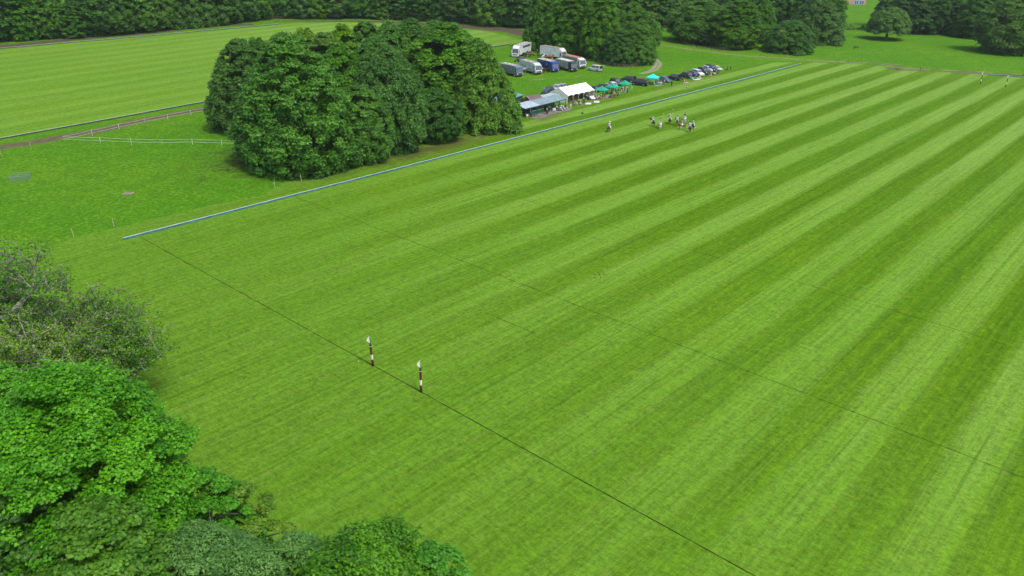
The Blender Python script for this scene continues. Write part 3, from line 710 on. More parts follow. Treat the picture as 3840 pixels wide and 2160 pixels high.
# sparse ash with bare branches
def ash(seed, base, h, name, label, spread=1.0, lean=(0, 0), leafn=(5, 10), m='yel'):
    rng = random.Random(seed); nr = np.random.default_rng(seed); mb = MB(); tips = []
    def grow(p, d, L, r, lev):
        n = 4; pts = [p]; q = p.copy(); dd = d.copy()
        for i in range(n):
            dd = (dd+Vector((rng.uniform(-1, 1), rng.uniform(-1, 1), rng.uniform(-.5, .75)))*.30).normalized()
            q = q+dd*L/n; pts.append(q.copy())
        mb.tube(pts, [r*(1-.55*i/n) for i in range(n+1)], 5 if lev > 1 else 7, cap=False)
        if lev >= 2: tips.extend(pts[2:])
        if lev >= 5: return
        nb = (3, 4, 4, 3, 3)[lev]
        for k in range(nb):
            s = pts[rng.randint(2, n)] if k else pts[-1]
            ax = Vector((rng.uniform(-1, 1), rng.uniform(-1, 1), rng.uniform(-.45, .55)*(1 if lev else .3))).normalized()
            nd_ = (dd*.55+ax*spread*.85+Vector((lean[0], lean[1], .08))*.35).normalized()
            grow(s, nd_, L*rng.uniform(.55, .8), r*.66, lev+1)
    b = Vector((base[0], base[1], 0))
    grow(Vector((0, 0, 0)), Vector((lean[0]*.25, lean[1]*.25, 1)).normalized(), h*.42, .34, 0)
    e = empty(name, b, 0, label, 'tree', 'half-bare trees left of the goal line')
    mb.build('trunk', M_ashb, e, smooth=True, recalc=False)
    tp = np.array([tuple(t) for t in tips]); hi = tp[:, 2] > h*.28; tp = tp[hi]
    sel = tp[nr.random(len(tp)) < .62]; k = nr.integers(*leafn, len(sel))
    cen = np.repeat(sel, k, 0); n = len(cen); pos = cen+nr.normal(size=(n, 3))*np.array([.32, .32, .22])
    nrm = nr.normal(size=(n, 3))*.7+np.array([0, 0, .8])
    tint = .45+np.repeat(nr.normal(size=len(sel))*.22, k)+nr.normal(size=n)*.15
    mesh_obj('crown', leaves(pos, nrm, nr.uniform(.12, .26, n), tint, 'spray', nr), LM[m], e)
    return e
M_ashb = paint('twig_bark', (.22, .22, .18), .9, var=.3, scale=3)
ash(3, NP(225, 975, 2), 15.0, 'ash_tree', 'half-bare grey-branched tree with the widest boughs over the turf', 1.05, (.35, .05), (8, 13), 'lime')
ash(8, NP(30, 930, 2), 17.5, 'ash_tree', 'half-bare tree cut by the left edge, its top highest of the half-bare ones', 1.0, (.1, .1), (8, 13), 'lime')
ash(14, NP(120, 1030, 2), 13, 'ash_tree', 'low yellow-tipped twiggy tree just above the big near sycamore', 1.0, (-.1, 0), (6, 10), 'yel')
ash(21, NP(330, 965, 1.5), 10.5, 'ash_tree', 'twiggy tree whose boughs reach furthest right over the turf', 1.0, (.2, .1), (9, 15), 'lime')
near_tree(44, NP(20, 850, 4), 4.4, 10.5, 1, 'deep', 'broadleaf_tree', 'dark leafy crown behind the half-bare trees at the left edge', 60, 12000, .34, kind='spray', lump=.3, thin=.35)
# ================================================================== BOARDS, FENCES, GOALS
M_wht = paint('white_paint', (.62, .65, .64), .5, var=.08, scale=1.5)
M_blue = paint('blue_board', (.022, .15, .27), .5, var=.2, scale=.8)
M_teal = paint('teal_board', (.03, .22, .22), .5, var=.2, scale=.8)
M_blk = paint('dark_board', (.035, .055, .05), .6, var=.2, scale=.8)
def boards(label, line, h, face, name='side_boards', group=None, seg=3.66, gap=.02, capw=.05):
    pts = [Vector(p[:2]) for p in line]
    e = empty(name, (pts[0].x, pts[0].y, 0), 0, label, 'boards', group); o = pts[0]
    f = MB(); c = MB(); stk = MB()
    for a, b in zip(pts[:-1], pts[1:]):
        L = (b-a).length; t = (b-a)/L; ang = math.atan2(t.y, t.x); n = max(1, round(L/seg)); s = L/n
        for i in range(n):
            q = a+t*(i*s)-o; m = Matrix.Translation((q.x, q.y, 0)) @ Matrix.Rotation(ang+random.uniform(-.004, .004), 4, 'Z')
            f.box(0, s-gap, -.02, .02, .01, h, m); c.box(0, s-gap, -capw, capw, h, h+.04, m)
    f.build('board_panel', face, e); c.build('top_rail', M_wht, e)
    return e
boards('long low blue side boards with a white top along the whole pitch', [(-1.9, .1), (60, .0), (120, .25), (180, .45), (232.5, 1.3)], .28, M_blue)
boards('short blue-green boards behind the far goal posts at the right edge', [FR(1875, 722), FR(2576, 782), P(3960, 304)], .3, M_teal, 'end_boards')
boards('dark boards with a white top along the near side of the second field', [tuple(p) for p in near2], .3, M_blk, 'side_boards')
boards('dark boards along the far side of the second field, below the left wood', [D(-60, 130), D(0, 123), D(300, 98), D(550, 75), D(700, 62)], .3, M_blk, 'side_boards')

M_post = paint('weathered_wood', (.13, .10, .07), .9, var=.25, scale=2, bump=.3)
M_dpost = paint('dark_wood', (.10, .085, .065), .9, var=.25, scale=2)
def rail_fence(label, line, step=2.6, h=1.15, rails=3, mat=None, group='post and rail fences'):
    mat = mat or M_dpost; L = smoothline([Vector(p[:2]) for p in line], 1.0); o = L[0]
    pts = [L[0]]; acc = 0
    for a, b in zip(L[:-1], L[1:]):
        acc += (b-a).length
        if acc >= step: pts.append(b); acc = 0
    while len(pts) > 99: pts = pts[::2]
    e = empty('post_and_rail_fence', (o.x, o.y, 0), 0, label, 'fence', group)
    for p in pts:
        q = p-o; MB().box(q.x-.07, q.x+.07, q.y-.07, q.y+.07, 0, h+random.uniform(-.03, .06)).build('post', mat, e, recalc=False)
    for k in range(rails):
        z = h*(.34+.3*k); m = MB()
        for a, b in zip(pts[:-1], pts[1:]):
            a2, b2 = a-o, b-o; t = (b2-a2).normalized(); ang = math.atan2(t.y, t.x)
            m.box(-.02, (b2-a2).length+.02, -.11, -.073, z-.05, z+.05, Matrix.Translation((a2.x, a2.y, 0)) @ Matrix.Rotation(ang, 4, 'Z'))
        m.build('rail', mat, e, recalc=False)
    return e
rail_fence('brown post and rail fence curving round the fenced copse behind the lorries', [TR(790, 742), TR(900, 762), TR(1100, 803), TR(1280, 820), TR(1450, 797), TR(1530, 752), TR(1560, 720)], mat=M_post)
rail_fence('long post and rail fence along the wood round the far bend of the gallop', [W3(0, 166), W3(300, 166), W3(600, 163), W3(1100, 158), W3(1500, 182), W3(2000, 212), W3(2500, 240), TR(95, 330), TR(300, 345)], 3.2, mat=M_post)
rail_fence('dark fence under the round clump across the dirt track', [TR(1960, 535), TR(2200, 592), TR(2576, 612), TS(200, 790), TS(430, 785)], mat=M_dpost)
rail_fence('short bit of fence seen between the fenced copse and the round clump', [TR(1600, 352), TR(1700, 346), TR(1830, 325)], mat=M_post)

# white tape paddock fence
M_tape = paint('white_tape', (.62, .66, .62), .6)
M_stake = paint('pale_stake', (.42, .36, .24), .85, var=.2)
def tape_fence(label, pts, h=1.15, hs=(1.1, .55)):
    pts = [Vector(p[:2]) for p in pts]; o = pts[0]
    e = empty('tape_fence', (o.x, o.y, 0), 0, label, 'fence', 'white tape fences round the paddock')
    for i, p in enumerate(pts):
        q = p-o; MB().tube([(q.x, q.y, 0), (q.x+random.uniform(-.04, .04), q.y, h*1.05)], .036, 5).build('post', M_stake if i % 3 == 0 else M_wht, e)
    for z in hs:
        m = MB()
        for a, b in zip(pts[:-1], pts[1:]):
            a2, b2 = a-o, b-o; mid = (a2+b2)/2
            m.tube([(a2.x, a2.y, z), (mid.x, mid.y, z-.05), (b2.x, b2.y, z)], .016, 4, cap=False)
        m.build('tape', M_tape, e)
corner = W1(640, 462)
tape_fence('white double tape fence leaving the track corner towards the copse', [corner, W1(1013, 472), W1(1323, 488), W1(1636, 494), W1(1938, 488), W1(2232, 498), W1(2460, 500)])
tape_fence('white double tape fence beside the brown gallop track', [corner, W1(930, 398), W1(1200, 336), W1(1460, 282), W1(1690, 235), W1(1922, 192), W1(2142, 150), W1(2300, 120)])
for i, (g, lb) in enumerate(((W1(12, 598), 'thin pale stake by the track, cut close to the left edge'), (W1(315, 530), 'thin pale stake by the track between the left edge and the tape corner'),
        (P(428, 851), 'thin pale stake at the mown edge just left of the side boards end'), (P(276, 888), 'thin pale stake furthest left on the mown edge'),
        (P(1032, 709), 'thin pale stake at the meadow edge below the tip of the copse'), (P(1130, 681), 'thin pale stake close under the near corner tree of the copse'),
        (TS(70, 822), 'pale post beside the dirt track under the round clump'), (TS(1090, 903), 'short pale post in the paddock near the dark round tree'))):
    m = MB().tube([(0, 0, 0), (-.04, .03, 1.25)], [.05, .045], 6).build('stake', M_stake); m.location = (g.x, g.y, 0)
    tag(m, lb, 'stake', 'thin stakes in the grass')

# goals
def goal_post(g, label, lean, far=False):
    e = empty('goal_post', (g.x, g.y, 0), R(41), label, 'goal post', 'striped goal posts')
    e.rotation_euler = (lean[0], lean[1], R(41))
    k = paint('post_black', (.012, .015, .014), .5); r = paint('post_red', (.14, .010, .010), .5, var=.15); w_ = paint('post_white', (.66, .68, .64), .5)
    def cyl(z0, z1, rr=.125): return MB().lathe((0, 0, 0), [(rr, z0), (rr, z1)], 14)
    cyl(0, .38, .13).build('base_band', k, e, smooth=False); cyl(.38, .83).build('red_band', r, e); cyl(.83, 1.43, .124).build('white_band', w_, e)
    cyl(1.43, 2.1).build('red_band', r, e); cyl(2.1, 2.38, .124).build('black_band', k, e)
    MB().lathe((0, 0, 0), [(.135, 2.38), (.135, 2.43)], 14).build('white_ring', w_, e)
    MB().lathe((0, 0, 0), [(.124, 2.43), (.12, 2.6), (.07, 2.74), (.02, 2.76)], 14).build('post_cap', k, e, smooth=True)
    MB().tube([(0, 0, 2.7), (0, 0, 3.55)], .018, 6).build('flag_stick', k, e)
    fl = MB(); n = 6
    for s in (1, -1):
        vs = [];
        for i in range(n+1):
            t = i/n; ww = math.sin(math.pi*min(1, t*.95+.05))*.32
            vs += [(s*.012, 0, 2.86+.78*t), (-.25*ww+s*.012, ww, 2.84+.76*t-.1*ww)]
        fl.add(vs, [(2*i, 2*i+1, 2*i+3, 2*i+2) for i in range(n)])
    fl.build('flag', w_, e)
goal_post(P(1399, 1372), 'striped near goal post closer to the side boards, flag blown left', (-.05, -.05))
goal_post(P(1579, 1470), 'striped goal post of the near goal further from the side boards, its flag upright', (0, 0))
goal_post(FR(1730, 900), 'striped goal post of the far goal, left of the end boards', (0, 0))
goal_post(FR(2220, 958), 'striped goal post of the far goal, in front of the end boards', (0, 0))

# wire pen, stone cover, bits
e = empty('wire_pen', tuple(P(78, 672)), R(52), 'low open wire mesh pen standing in the rough meadow at the left', 'pen')
M_wire = paint('wire', (.30, .36, .36), .4, metal=.6)
for (sx, sy, ln, rz) in ((0, -1.3, 2.6, 0), (0, 1.3, 2.6, 0), (-1.3, 0, 2.6, 90), (1.3, 0, 2.6, 90)):
    m = MB(); mt = Matrix.Translation((sx, sy, 0)) @ Matrix.Rotation(R(rz), 4, 'Z')
    pt = lambda x, z: mt @ Vector((x, 0, z))
    for z in (.04, .86): m.tube([pt(-1.3, z), pt(1.3, z)], .028, 5)
    for z in (.2, .36, .52, .68): m.tube([pt(-1.3, z), pt(1.3, z)], .011, 4)
    for i in range(14): x = -1.3+.2*i; m.tube([pt(x, .04), pt(x, .86)], .011, 4)
    m.build('mesh_panel', M_wire, e)
g = P(480, 726); m = MB().lathe((0, 0, 0), [(.95, 0), (1.0, .05), (.82, .07), (.8, .03), (.1, .03)], 22).build('drain_cover', paint('old_stone', (.20, .20, .11), .95, var=.3, scale=2)); m.location = g
tag(m, 'round pale stone rim set flat in the rough meadow', 'stone cover')

# ================================================================== PAVILION, SHEDS, TENT, GAZEBOS
M_dgreen = corr('dark_green_cladding', (.018, .075, .045), 0, .2, .6, 0)
M_green = paint('green_paint', (.012, .21, .075), .6, var=.12)
M_roofg = corr('grey_roof_sheet', (.23, .33, .35), 0, .30, .45, .1)
M_roofl = corr('pale_roof_sheet', (.42, .52, .57), 0, .30, .45, .1)
M_brick = paint('brick', (.17, .075, .045), .9, var=.3, scale=3)
pv = empty('pavilion', (103, 13, 0), R(2.2), 'long open-fronted green pavilion with a sloping grey metal roof beside the copse end', 'pavilion')
# local: x along the front (0..12), y back
def roofpart(x0, x1, mat, nm):
    m = MB(); n = 8; y0, y1, z0, z1 = -1.45, 1.75, 2.32, 2.98
    vs = [];
    for i in range(n+1):
        x = x0+(x1-x0)*i/n; s = .02*math.sin(i*1.3)
        vs += [(x, y0, z0), (x, y1, z1+s), (x, y1, z1+.05+s), (x, y0, z0+.05)]
    fs = [(4*i+a, 4*i+(a+1) % 4, 4*i+4+(a+1) % 4, 4*i+4+a) for i in range(n) for a in range(4)]+[(0, 1, 2, 3), tuple(4*n+k for k in (3, 2, 1, 0))]
    return m.add(vs, fs).build(nm, mat, pv)
roofpart(-4.4, 1.5, M_roofl, 'roof'); roofpart(1.503, 6.6, M_roofg, 'roof'); roofpart(6.8, 12.2, M_roofg, 'roof'); roofpart(6.603, 6.797, M_roofl, 'roof_strip')
MB().box(-4.4, 12.2, -1.52, -1.46, 2.16, 2.36).build('fascia', M_dgreen, pv)
MB().box(-4.0, 11.4, 1.55, 1.63, 0, 2.85).build('back_wall', M_dgreen, pv)
MB().box(-4.0, -3.92, 0, 1.55, 0, 2.6).build('end_wall', M_dgreen, pv)
MB().box(3.9, 6.4, 1.35, 1.53, 0, 2.3).build('brick_wall', M_brick, pv)
for x0, x1 in ((.1, 2.45), (2.5, 4.7), (6.4, 7.9), (9.3, 11.9)): MB().box(x0, x1, -.04, .04, .02, .86).build('counter_panel', M_green, pv)
MB().box(.1, 4.7, -.12, .38, .86, .92).build('counter_top', M_wht, pv)
MB().box(6.4, 7.9, -.1, .35, .86, .9).build('counter_top', paint('wood_top', (.28, .19, .11), .7), pv)
for x in (-4.2, .05, 2.45, 4.75, 6.35, 9.2, 12.0): MB().box(x-.05, x+.05, -1.4, -1.3, 0, 2.36).build('post', M_dgreen, pv)
for x in (.05, 2.45, 4.75, 6.35, 9.2): MB().box(x-.05, x+.05, -.055, .05, .02, 2.45).build('post', M_green, pv)
MB().box(3.3, 4.4, 1.2, 1.34, .9, 2.1).build('notice_board', paint('cork', (.25, .14, .08), .8), pv)
MB().box(7.6, 9.3, 1.25, 1.5, 1.25, 2.1).build('hatch', paint('cream_panel', (.50, .46, .36), .8, var=.2), pv)
for i, (x, z) in enumerate(((.6, .95), (1.6, .95), (7.0, .93))):
    o = MB().box(x-.35, x+.35, .0, .25, .925, 1.0).build('cloth_bundle', M_wht); o.matrix_world = pv.matrix_basis @ Matrix.Translation((0, 0, 0)); tag(o, ('folded white cloth at the left end of the green counter', 'folded white cloth in the middle of the green counter', 'white cloth on the second green counter')[i], 'cloth', 'cloths on the pavilion counter')
sh = empty('shed', (105.9, 15.4, 0), R(2), 'small shed with a brown-stained slate pitched roof behind the pavilion', 'shed')
MB().box(0, 4.6, .1, 3.2, 0, 2.35).build('wall', M_dgreen, sh)
MB().add([(-.15, -.2, 2.3), (4.75, -.2, 2.3), (4.75, 1.65, 3.5), (-.15, 1.65, 3.5), (4.75, 3.5, 2.3), (-.15, 3.5, 2.3), (-.15, -.2, 2.22), (4.75, -.2, 2.22), (4.75, 3.5, 2.22), (-.15, 3.5, 2.22)],
   [(0, 1, 2, 3), (3, 2, 4, 5), (6, 9, 8, 7), (0, 6, 7, 1), (5, 4, 8, 9), (0, 3, 5, 9, 6), (1, 7, 8, 4, 2)]).build('roof', corr('slate_roof', (.115, .095, .095), 0, .25, .7, 0, (.20, .12, .085)), sh)
MB().add([(-.22, -.26, 2.26), (-.22, 1.65, 3.5), (-.22, 1.65, 3.62), (-.22, -.26, 2.38), (-.155, -.26, 2.26), (-.155, 1.65, 3.5), (-.155, 1.65, 3.62), (-.155, -.26, 2.38)], [(0, 1, 2, 3), (4, 7, 6, 5), (0, 4, 5, 1), (3, 2, 6, 7), (0, 3, 7, 4), (1, 5, 6, 2)]).build('barge_board', M_wht, sh)
sh = empty('shed', (98, 18.6, 0), R(13), 'dark green clad shed with a pale green sloping roof half hidden by the copse end', 'shed')
MB().box(0, 11.2, 0, 4, 0, 2.75).build('wall', M_dgreen, sh)
MB().add([(-.2, -.2, 2.8), (11.4, -.2, 2.8), (11.4, 4.2, 3.35), (-.2, 4.2, 3.35), (-.2, -.2, 2.9), (11.4, -.2, 2.9), (11.4, 4.2, 3.45), (-.2, 4.2, 3.45)], [(0, 3, 2, 1), (4, 5, 6, 7), (0, 1, 5, 4), (2, 3, 7, 6), (1, 2, 6, 5), (0, 4, 7, 3)]).build('roof', corr('teal_roof', (.16, .33, .30), 0, .25, .5, .1), sh)
cn = empty('canopy', (110.9, 15.1, 0), R(2), 'pale flat canopy between the brown-roofed shed and the white marquee', 'canopy')
MB().add([(0, 0, 2.5), (6, 0, 2.5), (6, 2.9, 2.7), (0, 2.9, 2.7), (0, 0, 2.56), (6, 0, 2.56), (6, 2.9, 2.76), (0, 2.9, 2.76)], [(0, 3, 2, 1), (4, 5, 6, 7), (0, 1, 5, 4), (2, 3, 7, 6), (1, 2, 6, 5), (0, 4, 7, 3)]).build('roof', M_roofl, cn)
for x, y in ((.1, .1), (5.9, .1), (.1, 2.8), (5.9, 2.8)): MB().box(x-.05, x+.05, y-.05, y+.05, 0, 2.52).build('leg', M_dgreen, cn)

M_canvas = paint('white_canvas', (.80, .82, .82), .6, var=.03, scale=.6)
mq = empty('marquee', (120.0, 15.3, 0), R(0), 'big white marquee with a ridged roof and open front beside the pavilion', 'tent')
W_, L_, HE, HR_ = 6.1, 11.5, 2.08, 3.62
n = 5; m = MB()
for j in range(2):
    vs = []
    for i in range(2*n+1):
        x = L_*i/(2*n); sag = .05*abs(math.sin(i*math.pi/2))
        if j == 0: vs += [(x, -.06, HE), (x, W_*.28, HE+(HR_-HE)*.53-sag), (x, W_/2, HR_-sag*.3)]
        else: vs += [(x, W_+.06, HE), (x, W_*.72, HE+(HR_-HE)*.53-sag), (x, W_/2, HR_-sag*.3)]
    m.add(vs, [(3*i+a, 3*i+3+a, 3*i+4+a, 3*i+1+a) for i in range(2*n) for a in (0, 1)])
m.build('roof', M_canvas, mq, smooth=True)
m = MB(); vs = []
for i in range(41):                                   # scalloped front valance
    x = L_*i/40; d = .18+.34*abs(math.sin(i/40*5*math.pi))**.6; vs += [(x, -.07, HE+.01), (x, -.07, HE-(.55-d))]
m.add(vs, [(2*i, 2*i+1, 2*i+3, 2*i+2) for i in range(40)]).build('valance', M_canvas, mq)
for x, nm in ((0, 'end_wall'), (L_, 'end_wall')):
    MB().prism([(0, 0), (W_, 0), (W_, HE), (W_/2, HR_-.03), (0, HE)], -.012, .012).build(nm, M_canvas, mq).matrix_basis = Matrix.Translation((x, 0, 0)) @ Matrix.Rotation(R(90), 4, 'Z') @ Matrix.Rotation(R(90), 4, 'X')
MB().box(0, L_, W_-.01, W_+.01, 0, HE).build('back_wall', M_canvas, mq)
for i in range(6): MB().tube([(L_*i/5, 0, 0), (L_*i/5, 0, HE)], .035, 8).build('pole', M_wht, mq)
M_wood = paint('pine', (.42, .25, .12), .7, var=.15, scale=4)
def picnic_table(x, y, rz, label):
    e = empty('folding_table', (x, y, 0), rz, label, 'table', 'pine tables under the marquee')
    MB().box(-1.0, 1.0, -.3, .3, .72, .76).build('tabletop', M_wood, e)
    for yy in (-.62, .62): MB().box(-1.0, 1.0, yy-.13, yy+.13, .42, .45).build('bench', M_wood, e)
    for xx in (-.8, .8): MB().box(xx-.03, xx+.03, -.62, .62, .0, .42).box(xx-.03, xx+.03, -.25, .25, .42, .72).build('trestle', M_wood, e)
picnic_table(121.6, 17.0, R(-20), 'pine table and benches under the marquee, nearest the pavilion')
picnic_table(123.9, 17.2, R(-20), 'pine table and benches under the marquee, middle of three')
picnic_table(126.0, 17.8, R(-20), 'pine table and benches under the marquee, furthest from the pavilion')
def gazebo(c, rz, label, can, val, w=3.0, h=2.05, peak=.95, group='green pop-up gazebos'):
    e = empty('gazebo', (c[0], c[1], 0), rz, label, 'gazebo', group); n = 8; hw = w/2; g = MB(); P_ = []
    for j in range(n+1):
        t = j/n; r = hw*(1-t); z = h+peak*(t**1.35)
        P_.append([(sx*r, sy*r, z) for sx, sy in ((-1, -1), (1, -1), (1, 1), (-1, 1))])
    vs = []
    for ring in P_:
        for k in range(4):
            a, b = Vector(ring[k]), Vector(ring[(k+1) % 4])
            for s in range(4): q = a.lerp(b, s/4); q.z -= .07*math.sin(s/4*math.pi)*(a-b).length/w; vs.append(tuple(q))
    fs = [(j*16+k, j*16+(k+1) % 16, (j+1)*16+(k+1) % 16, (j+1)*16+k) for j in range(n) for k in range(16)]
    g.add(vs, fs).build('canopy', can, e, smooth=False)
    v2 = MB(); ring = vs[:16]; v2.add([q for q in ring]+[(q[0]*1.005, q[1]*1.005, q[2]-.24) for q in ring], [(k, (k+1) % 16, 16+(k+1) % 16, 16+k) for k in range(16)]).build('valance', val, e)
    for sx, sy in ((-1, -1), (1, -1), (1, 1), (-1, 1)): MB().tube([(sx*(hw-.04), sy*(hw-.04), 0), (sx*(hw-.04), sy*(hw-.04), h)], .028, 6).build('leg', M_wht, e)
    return e
M_gz = paint('green_canopy', (.012, .30, .185), .55, var=.06); M_gz2 = paint('green_valance', (.008, .21, .13), .55, var=.06)
gazebo((133.6, 14.4), R(8), 'green pop-up gazebo next to the marquee, with people sitting on a rug under it', M_gz, M_gz2)
gazebo((139.3, 14.9), R(6), 'green pop-up gazebo between the other two, two women standing in front', M_gz, M_gz2)
gazebo((145.6, 15.2), R(4), 'green pop-up gazebo nearest the black van', M_gz, M_gz2)
gazebo((160.3, 15.4), R(6), 'bright turquoise pop-up gazebo with white legs between the black van and the blue car', paint('turquoise_canopy', (.02, .72, .68), .5, var=.04), paint('turquoise_valance', (.01, .48, .62), .5, var=.04), 3.0, 2.1, .95, None)

# house glimpsed above the far wood
hs = empty('house', (P(3216, 17).x, P(3216, 17).y, 0), R(-48), 'pinkish brick house with blue glazed doors glimpsed through the gap in the far wood', 'house')
hb = paint('pink_brick', (.42, .27, .20), .9, var=.12, scale=4); hbl = paint('blue_glazing', (.03, .12, .33), .3, var=.1)
MB().box(-9, 5, 0, 9, 0, 5.6).build('wall', hb, hs)
MB().add([(-9.4, -.4, 5.6), (5.4, -.4, 5.6), (5.4, 4.5, 8.6), (-9.4, 4.5, 8.6), (5.4, 9.4, 5.6), (-9.4, 9.4, 5.6)], [(0, 1, 2, 3), (3, 2, 4, 5), (0, 3, 5), (1, 4, 2), (0, 5, 4, 1)]).build('roof', paint('roof_tile', (.16, .09, .07), .9, var=.2), hs)
for x0, x1 in ((-2.2, .2), (1.0, 3.6)):
    w1 = MB().box(x0-.15, x1+.15, -.06, .0, .1, 2.5).build('window', M_wht, hs); MB().box(x0, (x0+x1)/2-.1, -.09, -.06, .25, 2.35).box((x0+x1)/2+.1, x1, -.09, -.06, .25, 2.35).build('pane', hbl, w1)
MB().box(-8, -4, -.08, 0, 3.3, 4.8).build('window', hbl, hs); MB().box(-1.5, 3, -.08, 0, 3.3, 4.8).build('window', hbl, hs)
# ================================================================== VEHICLES
M_glass = glass_mat(); M_tyre = paint('tyre', (.018, .018, .018), .9); M_rim = paint('alloy', (.42, .43, .44), .35, metal=.6)
M_trim = paint('black_trim', (.02, .02, .022), .6); M_lamp = paint('lamp_lens', (.62, .64, .66), .15); M_tail = paint('tail_lens', (.30, .01, .01), .2); M_chr = paint('chrome_trim', (.55, .56, .58), .25, metal=.7)
M_plate = paint('number_plate', (.6, .58, .35), .5)
_cp = {}
def carpaint(col): 
    k = 'car_paint_%d_%d_%d' % tuple(int(c*999) for c in col); return paint(k, col, .28, var=.05, spec=.6)
# kind: length, width, height, bonnet end x, belt heights, roof front/rear x, rear glass base x (x measured from the front, forward is -)
KIND = {'hatch': (4.1, 1.74, 1.46, 1.05, .90, 1.75, 3.35, 3.95), 'suv': (4.75, 1.92, 1.74, 1.25, 1.05, 1.95, 4.30, 4.62), 'estate': (4.75, 1.84, 1.48, 1.25, .92, 2.0, 4.05, 4.62),
        'van': (5.0, 1.95, 1.95, .75, 1.12, 1.55, 4.80, 4.92), 'classic': (4.0, 1.62, 1.36, 1.15, .84, 1.8, 2.95, 3.6), 'boxy': (4.7, 1.95, 1.86, 1.30, 1.12, 1.75, 4.50, 4.62), 'mpv': (4.3, 1.80, 1.62, .85, .98, 1.75, 3.75, 4.15)}
def vwheel(parent, x, y, r, w, side):
    t = MB().lathe((x, y-w/2, r), [(r*.55, 0), (r*.94, 0), (r, w*.15), (r, w*.85), (r*.94, w), (r*.55, w)], 16, 'y').build('wheel', M_tyre, parent, smooth=False)
    yo = y+side*w*.5
    MB().lathe((x, yo-.01, r), [(r*.60, 0), (r*.62, .02), (r*.2, .03), (.0, .03)], 10, 'y').build('rim', M_rim, t)
    return t
def car(kind, F, Rr, col, label, roof=None, open_tail=False, rails=False, group='cars parked by the pitch', far_side=False, arch=None, dx=0, name='parked_car', z=None):
    """F, Rr: where the near-side front and rear wheels touch the ground"""
    L, W, H, bx, zb, rf, rr, rg = KIND[kind]
    F, Rr = Vector(F[:2]), Vector(Rr[:2]); d = (F-Rr).normalized(); n = Vector((-d.y, d.x))
    if n.dot(F-Vector(CAM[:2])) < 0: n = -n
    c = (F+Rr)/2+n*(W/2-.1)+d*dx; e = empty(name, (c.x, c.y, 0), math.atan2(d.y, d.x), label, 'van' if kind == 'van' else 'car', group)
    P_ = carpaint(col); X = lambda x: L/2-x; hw = W/2; r = .33 if H < 1.6 else .37
    # lower body: cross sections from nose to tail
    secs = [(0.0, .38, .62, .80), (.12, .24, .70, .93), (.5, .20, zb*.88, .985), (bx, .19, zb, 1.0), (rf, .19, zb+.02, 1.0), ((rf+rr)/2, .19, zb+.03, 1.0), (rr, .20, zb+.04, 1.0), (L-.30, .24, zb+.02, .98), (L-.06, .34, zb-.06, .93), (L, .42, zb-.22, .86)]
    if kind in ('classic',): secs[-3] = (L-.5, .24, zb-.02, .96); secs[-2] = (L-.1, .34, zb-.15, .9); secs[-1] = (L, .42, zb-.32, .82)
    rings = []
    for x, z0, z1, wf in secs:
        w_ = hw*wf; zm = z0+(z1-z0)*.55
        rings.append([(X(x), -w_*.90, z0), (X(x), -w_, z0+.12), (X(x), -w_, zm), (X(x), -w_*.95, z1-.05), (X(x), -w_*.84, z1), (X(x), w_*.84, z1), (X(x), w_*.95, z1-.05), (X(x), w_, zm), (X(x), w_, z0+.12), (X(x), w_*.90, z0)])
    b = MB().loft(rings).build('body', P_, e, smooth=False)
    # glass house
    t = .80; b0 = zb+.0; top = H-.05
    g = lambda x, w_, z: [(X(x), -w_, z), (X(x), w_, z)]
    lo = [(bx+.12, hw*.80), (rf+.05, hw*.92), (rr, hw*.92), (rg, hw*.80)]; hi = [(rf, hw*t*.92), (rf+.15, hw*t), (rr-.1, hw*t), (rr, hw*t*.92)]
    MB().add([(X(lo[0][0]), -lo[0][1], b0), (X(lo[0][0]), lo[0][1], b0), (X(hi[0][0]), hi[0][1], top), (X(hi[0][0]), -hi[0][1], top)], [(0, 1, 2, 3)]).build('windscreen', M_glass, e)
    MB().add([(X(lo[3][0]), -lo[3][1], b0), (X(lo[3][0]), lo[3][1], b0), (X(hi[3][0]), hi[3][1], top), (X(hi[3][0]), -hi[3][1], top)], [(3, 2, 1, 0)]).build('rear_window', M_glass if not open_tail else M_trim, e)
    for s in (1, -1):
        MB().add([(X(lo[0][0]), s*lo[0][1], b0), (X(lo[1][0]), s*lo[1][1], b0), (X(lo[2][0]), s*lo[2][1], b0), (X(lo[3][0]), s*lo[3][1], b0), (X(hi[3][0]), s*hi[3][1], top), (X(hi[2][0]), s*hi[2][1], top), (X(hi[1][0]), s*hi[1][1], top), (X(hi[0][0]), s*hi[0][1], top)],
                 [(0, 1, 6, 7), (1, 2, 5, 6), (2, 3, 4, 5)]).build('side_window', M_glass, e)
        pl = MB()
        for (xa, wa, xb, wb, th) in ((lo[0][0], lo[0][1], hi[0][0], hi[0][1], .045), ((rf+rr)/2-.1, hw*.92, (rf+rr)/2-.1, hw*t, .045), (rr-.12 if kind != 'hatch' else rr-.05, hw*.92, rr-.12, hw*t, .07), (lo[3][0], lo[3][1], hi[3][0], hi[3][1], .06)):
            pl.tube([(X(xa), s*(wa+.008), b0-.02), (X(xb), s*(wb+.008), top)], th, 4)
        pl.build('pillar', P_, e)
        MB().box(X(bx+.62)-.08, X(bx+.62)+.08, s*(hw+.02)-.09, s*(hw+.02)+.09, zb+.02, zb+.17).build('mirror', P_, e, bevel=.02)
        hx = .06
        MB().box(X(.30), X(.03), s*hw*.72-.16, s*hw*.72+.16, zb*.62, zb*.62+.15).build('headlight', M_lamp, e, bevel=.03)
        MB().box(X(L-.01), X(L-.16), s*hw*.74-.13, s*hw*.74+.13, zb*.72, zb*.72+.24).build('tail_light', M_tail, e, bevel=.02)
